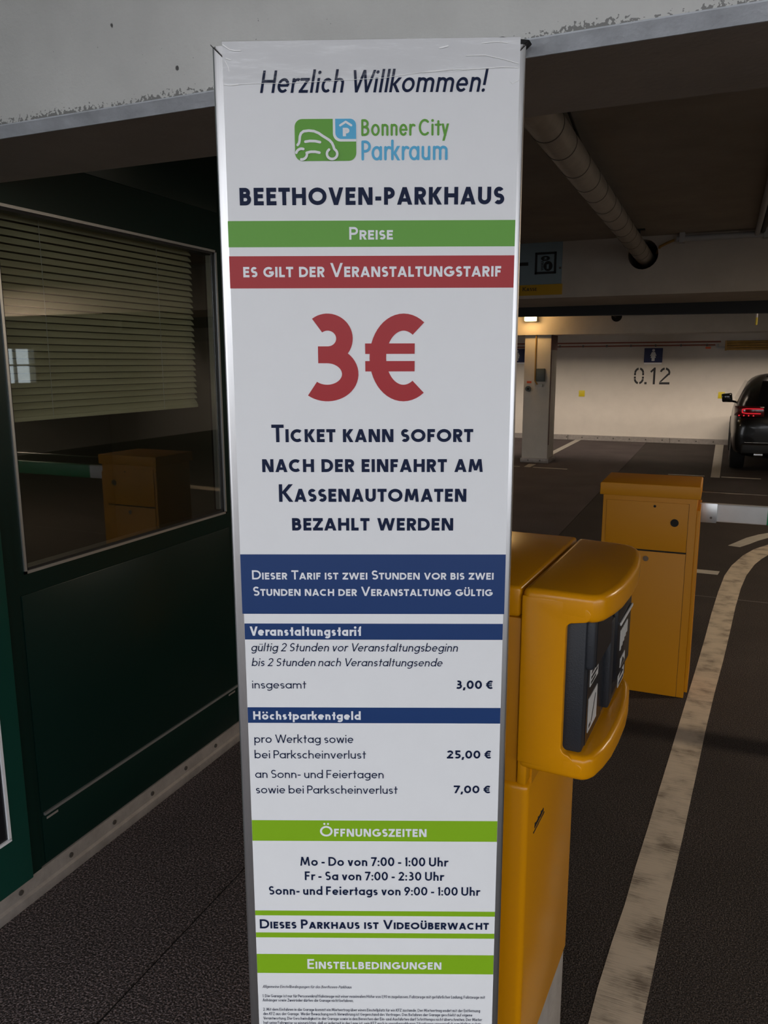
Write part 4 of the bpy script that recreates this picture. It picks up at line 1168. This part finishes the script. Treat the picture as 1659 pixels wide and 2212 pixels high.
# maker's lettering too small to read: short dark strokes and an underline on the column side
ml = MB()
for k in range(9): ml.box(.0002, .0010, .058+k*.0075, .063+k*.0075, .776, .783 + (.003 if k % 3 == 0 else 0))
ml.box(.0002, .0010, .050, .130, .769, .7715)
ml.build('maker_lettering', 'ink', tm, local=True)

# ================================================================ BARRIER
bh = empty('barrier_housing', (-.28, 4.12, 0)); tag(bh, 'yellow sheet metal barrier housing behind the ticket terminal', 'barrier')
MB().box(-.497, -.060, 3.955, 4.300, 0, 1.012).build('housing', 'yellow2', bh, bevel=.004)
MB().prism([(-.512, 1.010), (-.046, 1.010), (-.046, 1.066), (-.052, 1.0715), (-.506, 1.0715), (-.512, 1.066)], 3.940, 4.318, 'y').build('cap', 'yellow2', bh, bevel=.003)
MB().box(-.478, -.096, 3.950, 3.956, .742+.004, .985).build('upper_door', 'yellow2', bh, bevel=.0015)
lk = MB().box(-.478, -.096, 3.950, 3.956, .004, .738).build('lower_door', 'yellow2', bh, bevel=.0015)
MB().tube((-.278, 3.944, .702), (-.278, 3.951, .702), .0135, n=16).build('lock', 'chrome', lk, smooth=True)
MB().box(-.480, -.094, 3.9535, 3.9548, .738, .746).box(-.0962, -.0945, 3.953, 3.9548, 0, .985).build('door_gap', 'gap', bh)
MB().tube((-.251, 3.9485, .965), (-.251, 3.9515, .965), .0065, n=12).build('small_plug', 'gap', bh)
MB().tube((-.156, 3.9475, .889), (-.156, 3.9515, .889), .019, n=20).build('round_plug', 'gap', bh)
MB().box(-.060, -.044, 3.962, 4.290, .03, .955).build('side_cover', 'yellow2', bh, bevel=.002)
bm_ = empty('barrier_boom', (-.03, 4.2, .86)); tag(bm_, 'white barrier arm with green bands at the right of the yellow housing', 'barrier arm')
MB().box(-.05, .030, 4.165, 4.175, .862, .960).build('end_bracket', 'alu', bm_, bevel=.001)
MB().tube((.004, 4.160, .888), (.004, 4.166, .888), .006, n=10).build('bolt', 'bolt', bm_)
MB().box(-.045, 3.40, 4.175, 4.215, .866, .957).build('arm', 'boom', bm_, bevel=.008, seg=3)
for k in range(3):
    x = .252+k*1.5
    MB().box(x, min(3.39, x+1.1), 4.1742, 4.2158, .8655, .9575).build('green_band', 'boomgreen', bm_, bevel=.008, seg=3)
tag(MB().tube((-.047, 4.26, 1.004), (3.3, 4.26, 1.000), .0042, n=8).build('boom_rod', 'chrome'), 'thin bright metal rod just above the barrier arm', 'rod')

# ================================================================ ROAD MARKINGS
L_ = [(-.210, 1.45), (-.193, 1.771), (-.188, 1.898), (-.174, 2.091), (-.158, 2.267), (-.146, 2.468), (-.127, 2.722), (-.107, 3.026), (-.09, 3.263), (-.071, 3.549),
      (-.039, 4.016), (-.004, 4.519), (.022, 4.912), (.053, 5.451), (.092, 6.008), (.137, 6.527), (.191, 6.883), (.287, 7.301), (.389, 7.604), (.509, 7.832), (.75, 8.13), (1.1, 8.4), (1.8, 8.65), (3.0, 8.8)]
R_ = [(-.078, 1.45), (-.067, 1.824), (-.058, 1.96), (-.049, 2.109), (-.038, 2.311), (-.027, 2.451), (-.008, 2.717), (.010, 2.995), (.028, 3.266), (.050, 3.619),
      (.085, 4.093), (.125, 4.573), (.162, 5.07), (.204, 5.676), (.249, 6.20), (.296, 6.60), (.369, 7.00), (.431, 7.23), (.495, 7.42), (.60, 7.62), (.83, 7.93), (1.15, 8.17), (1.83, 8.43), (3.0, 8.58)]
def strip(name, A, B, m, label, z=.0015):
    mb = MB()
    for k in range(len(A)-1):
        mb.prism([A[k], B[k], B[k+1], A[k+1]], -.001, z, 'z')
    o = mb.build(name, m); tag(o, label, 'road marking'); return o
strip('lane_line', L_, R_, 'mark', 'broad worn white lane line curving right past the barrier')
strip('guide_arc', [(.17, 7.659), (.333, 8.074), (.445, 8.276), (.536, 8.394), (.8, 8.65), (1.3, 8.9)], [(.268, 7.632), (.357, 7.809), (.43, 7.98), (.524, 8.153), (.82, 8.43), (1.32, 8.7)], 'mark2',
      'second pale curved line beyond the barrier arm')
strip('short_dash', [(-.22, 6.655), (.102, 6.648)], [(-.22, 6.535), (.087, 6.533)], 'mark2', 'short white dash left of the curving lane line')
strip('bay_line', [(-.035, 12.30), (-.005, 17.33)], [(.088, 12.30), (.150, 17.33)], 'mark2', 'wide white bay line between bay 0.12 and the car')
strip('bay_line', [(-2.86, 13.62), (-2.83, 17.33)], [(-2.74, 13.62), (-2.71, 17.33)], 'mark2', 'white bay line starting behind the pillar')
strip('stop_line', [(-2.68, 12.47), (-2.133, 12.44)], [(-2.68, 12.40), (-2.133, 12.37)], 'mark2', 'thin white line in front of the pillar')
strip('stop_line', [(-.628, 12.43), (-.119, 12.43)], [(-.628, 12.37), (-.119, 12.37)], 'mark2', 'thin white line just behind the yellow barrier housing')
strip('stop_line', [(.108, 12.43), (.635, 12.43)], [(.108, 12.35), (.635, 12.35)], 'mark2', 'thin white line behind the parked car')
strip('bay_stub', [(-2.83, 12.42), (-2.84, 12.83)], [(-2.73, 12.42), (-2.72, 12.83)], 'mark2', 'short white stub at the foot of the pillar')
strip('stop_line', [(-3.3, 12.47), (-2.90, 12.47)], [(-3.3, 12.41), (-2.90, 12.41)], 'mark2', 'thin white line left of the pillar foot')
struct(MB().box(-.2, 4, 5.86, 5.875, 0, .0006).build('trim_6', 'bolt'), 'faint grey joint across the drive lane')

# ================================================================ PARKED CAR (seen from behind, nose to the wall)
car = empty('car', (1.13, 15.0, 0)); tag(car, 'black car parked nose to the back wall, right of bay 0.12', 'car')
CX = 1.13
st = [  # distance from tail, half widths and heights per level, last column = roof line half width
    (0.00, [(.70, .30), (.76, .38), (.80, .55), (.78, .70), (.62, .76), (.30, .77), (0, .775)]),
    (0.10, [(.82, .22), (.88, .36), (.895, .58), (.88, .80), (.72, .95), (.36, .985), (0, .99)]),
    (0.30, [(.84, .20), (.905, .36), (.925, .62), (.90, .92), (.74, 1.12), (.40, 1.17), (0, 1.18)]),
    (0.55, [(.85, .20), (.91, .36), (.93, .66), (.895, 1.0), (.72, 1.36), (.45, 1.415), (0, 1.43)]),
    (0.90, [(.85, .20), (.91, .36), (.925, .66), (.89, 1.0), (.705, 1.40), (.48, 1.465), (0, 1.485)]),
    (1.80, [(.85, .20), (.905, .36), (.915, .66), (.885, .985), (.70, 1.42), (.48, 1.49), (0, 1.51)]),
    (2.60, [(.85, .20), (.905, .36), (.915, .66), (.885, .97), (.71, 1.37), (.50, 1.44), (0, 1.46)]),
    (3.20, [(.85, .20), (.905, .36), (.915, .66), (.885, .95), (.76, 1.04), (.50, 1.08), (0, 1.10)]),
    (3.90, [(.84, .20), (.90, .36), (.90, .62), (.86, .84), (.70, .93), (.40, .97), (0, .98)]),
    (4.25, [(.72, .24), (.76, .36), (.78, .55), (.74, .72), (.60, .78), (.35, .80), (0, .81)])]
Y0C = 12.86
cb = MB()
rows = []
for s_, pr_ in st:
    full = [(CX-hw, z) for hw, z in pr_] + [(CX+hw, z) for hw, z in reversed(pr_[:-1])]
    rows.append([(x, Y0C+s_, z) for x, z in full])
nn = len(rows[0])
for r_ in rows: cb.v += r_
for i in range(len(rows)-1):
    for k in range(nn-1):
        a = i*nn+k; cb.f.append((a, a+1, a+nn+1, a+nn))
    cb.f.append((i*nn+nn-1, i*nn, (i+1)*nn, (i+1)*nn+nn-1))
cb.f.append(tuple(range(nn-1, -1, -1))); cb.f.append(tuple(range((len(rows)-1)*nn, len(rows)*nn)))
body = cb.build('body', 'carpaint', car, smooth=True, subd=2)
# panes a little proud of the body skin
cg = MB()
cg.quad((CX-.60, Y0C+.215, 1.075), (CX+.60, Y0C+.215, 1.075), (CX+.54, Y0C+.50, 1.375), (CX-.54, Y0C+.50, 1.375))
cg.build('rear_window', 'carglass', car)
for sx in (-1, 1):
    sg_ = MB(); sg_.quad((CX+sx*.872, Y0C+.75, 1.04), (CX+sx*.878, Y0C+2.9, 1.02), (CX+sx*.735, Y0C+2.35, 1.36), (CX+sx*.735, Y0C+.95, 1.36))
    sg_.build('side_window', 'carglass', car)
    for yy in (.78, 3.42):
        w_ = MB().tube((CX+sx*.70, Y0C+yy, .335), (CX+sx*.915, Y0C+yy, .335), .335, n=28).build('tyre', 'tyre', car, bevel=.03)
        MB().tube((CX+sx*.90, Y0C+yy, .335), (CX+sx*.922, Y0C+yy, .335), .215, n=20).build('rim', 'rim', w_)
    # tail light wraps the corner
    tl = MB(); zA, zB = .86, 1.01
    pts_o = [(CX+sx*.912, Y0C+.42), (CX+sx*.915, Y0C+.28), (CX+sx*.90, Y0C+.16), (CX+sx*.85, Y0C+.07), (CX+sx*.74, Y0C+.03), (CX+sx*.50, Y0C+.01)]
    pts_i = [(CX+sx*.85, Y0C+.42), (CX+sx*.80, Y0C+.25), (CX+sx*.50, Y0C+.20)]
    poly = pts_o + list(reversed(pts_i))
    tl.prism(poly if sx > 0 else list(reversed(poly)), zA, zB, 'z')
    t2 = tl.build('tail_light', 'tail', car, bevel=.012)
    bar = MB(); yb = Y0C-.004
    bar.path([(CX+sx*.52, yb+.004, .975), (CX+sx*.74, yb+.024, .975), (CX+sx*.80, yb+.036, .965), (CX+sx*.80, yb+.036, .915), (CX+sx*.74, yb+.024, .905), (CX+sx*.55, yb+.006, .905)], .0075, n=8)
    bar.build('light_bar', 'tailon', t2)
    db = MB()
    for k in range(4): db.tube((CX+sx*(.84-.065*k), yb+.048-.012*k, .872), (CX+sx*(.84-.065*k), yb+.058-.012*k, .872), .011, n=8)
    db.build('light_dots', 'tailon', t2)
    # mirror
    mm = MB().box(CX+sx*1.02-.082, CX+sx*1.02+.082, 14.58, 14.72, .99, 1.125)
    mm.v = [(x + (sx*-.02 if z < 1.0 else 0), y, z + (.02 if (z > 1.1 and sx*(x-CX) < 1.0) else 0)) for x, y, z in mm.v]
    m2 = mm.build('door_mirror', 'carglass', car, bevel=.018, seg=3)
    MB().tube((CX+sx*.94, 14.66, 1.01), (CX+sx*.84, 14.70, .985), .018, n=8).build('mirror_arm', 'carpaint', car)
bp_ = MB().box(CX-.78, CX+.78, Y0C-.022, Y0C+.10, .30, .46).build('bumper_skirt', 'blackm', car, bevel=.03, seg=3)
MB().box(CX-.74, CX+.74, Y0C-.028, Y0C-.018, .475, .482).build('bumper_trim', 'chrome', bp_)
MB().box(CX-.26, CX+.26, Y0C+.00, Y0C+.012, .56, .67).build('number_plate', 'white', car, bevel=.003)
MB().tube((CX-.60, Y0C-.03, .30), (CX-.48, Y0C-.03, .30), .03, n=10).build('exhaust', 'chrome', car)
MB().box(CX-.5, CX+.5, Y0C+.50, Y0C+.58, 1.435, 1.455).build('roof_spoiler', 'carpaint', car, bevel=.008)
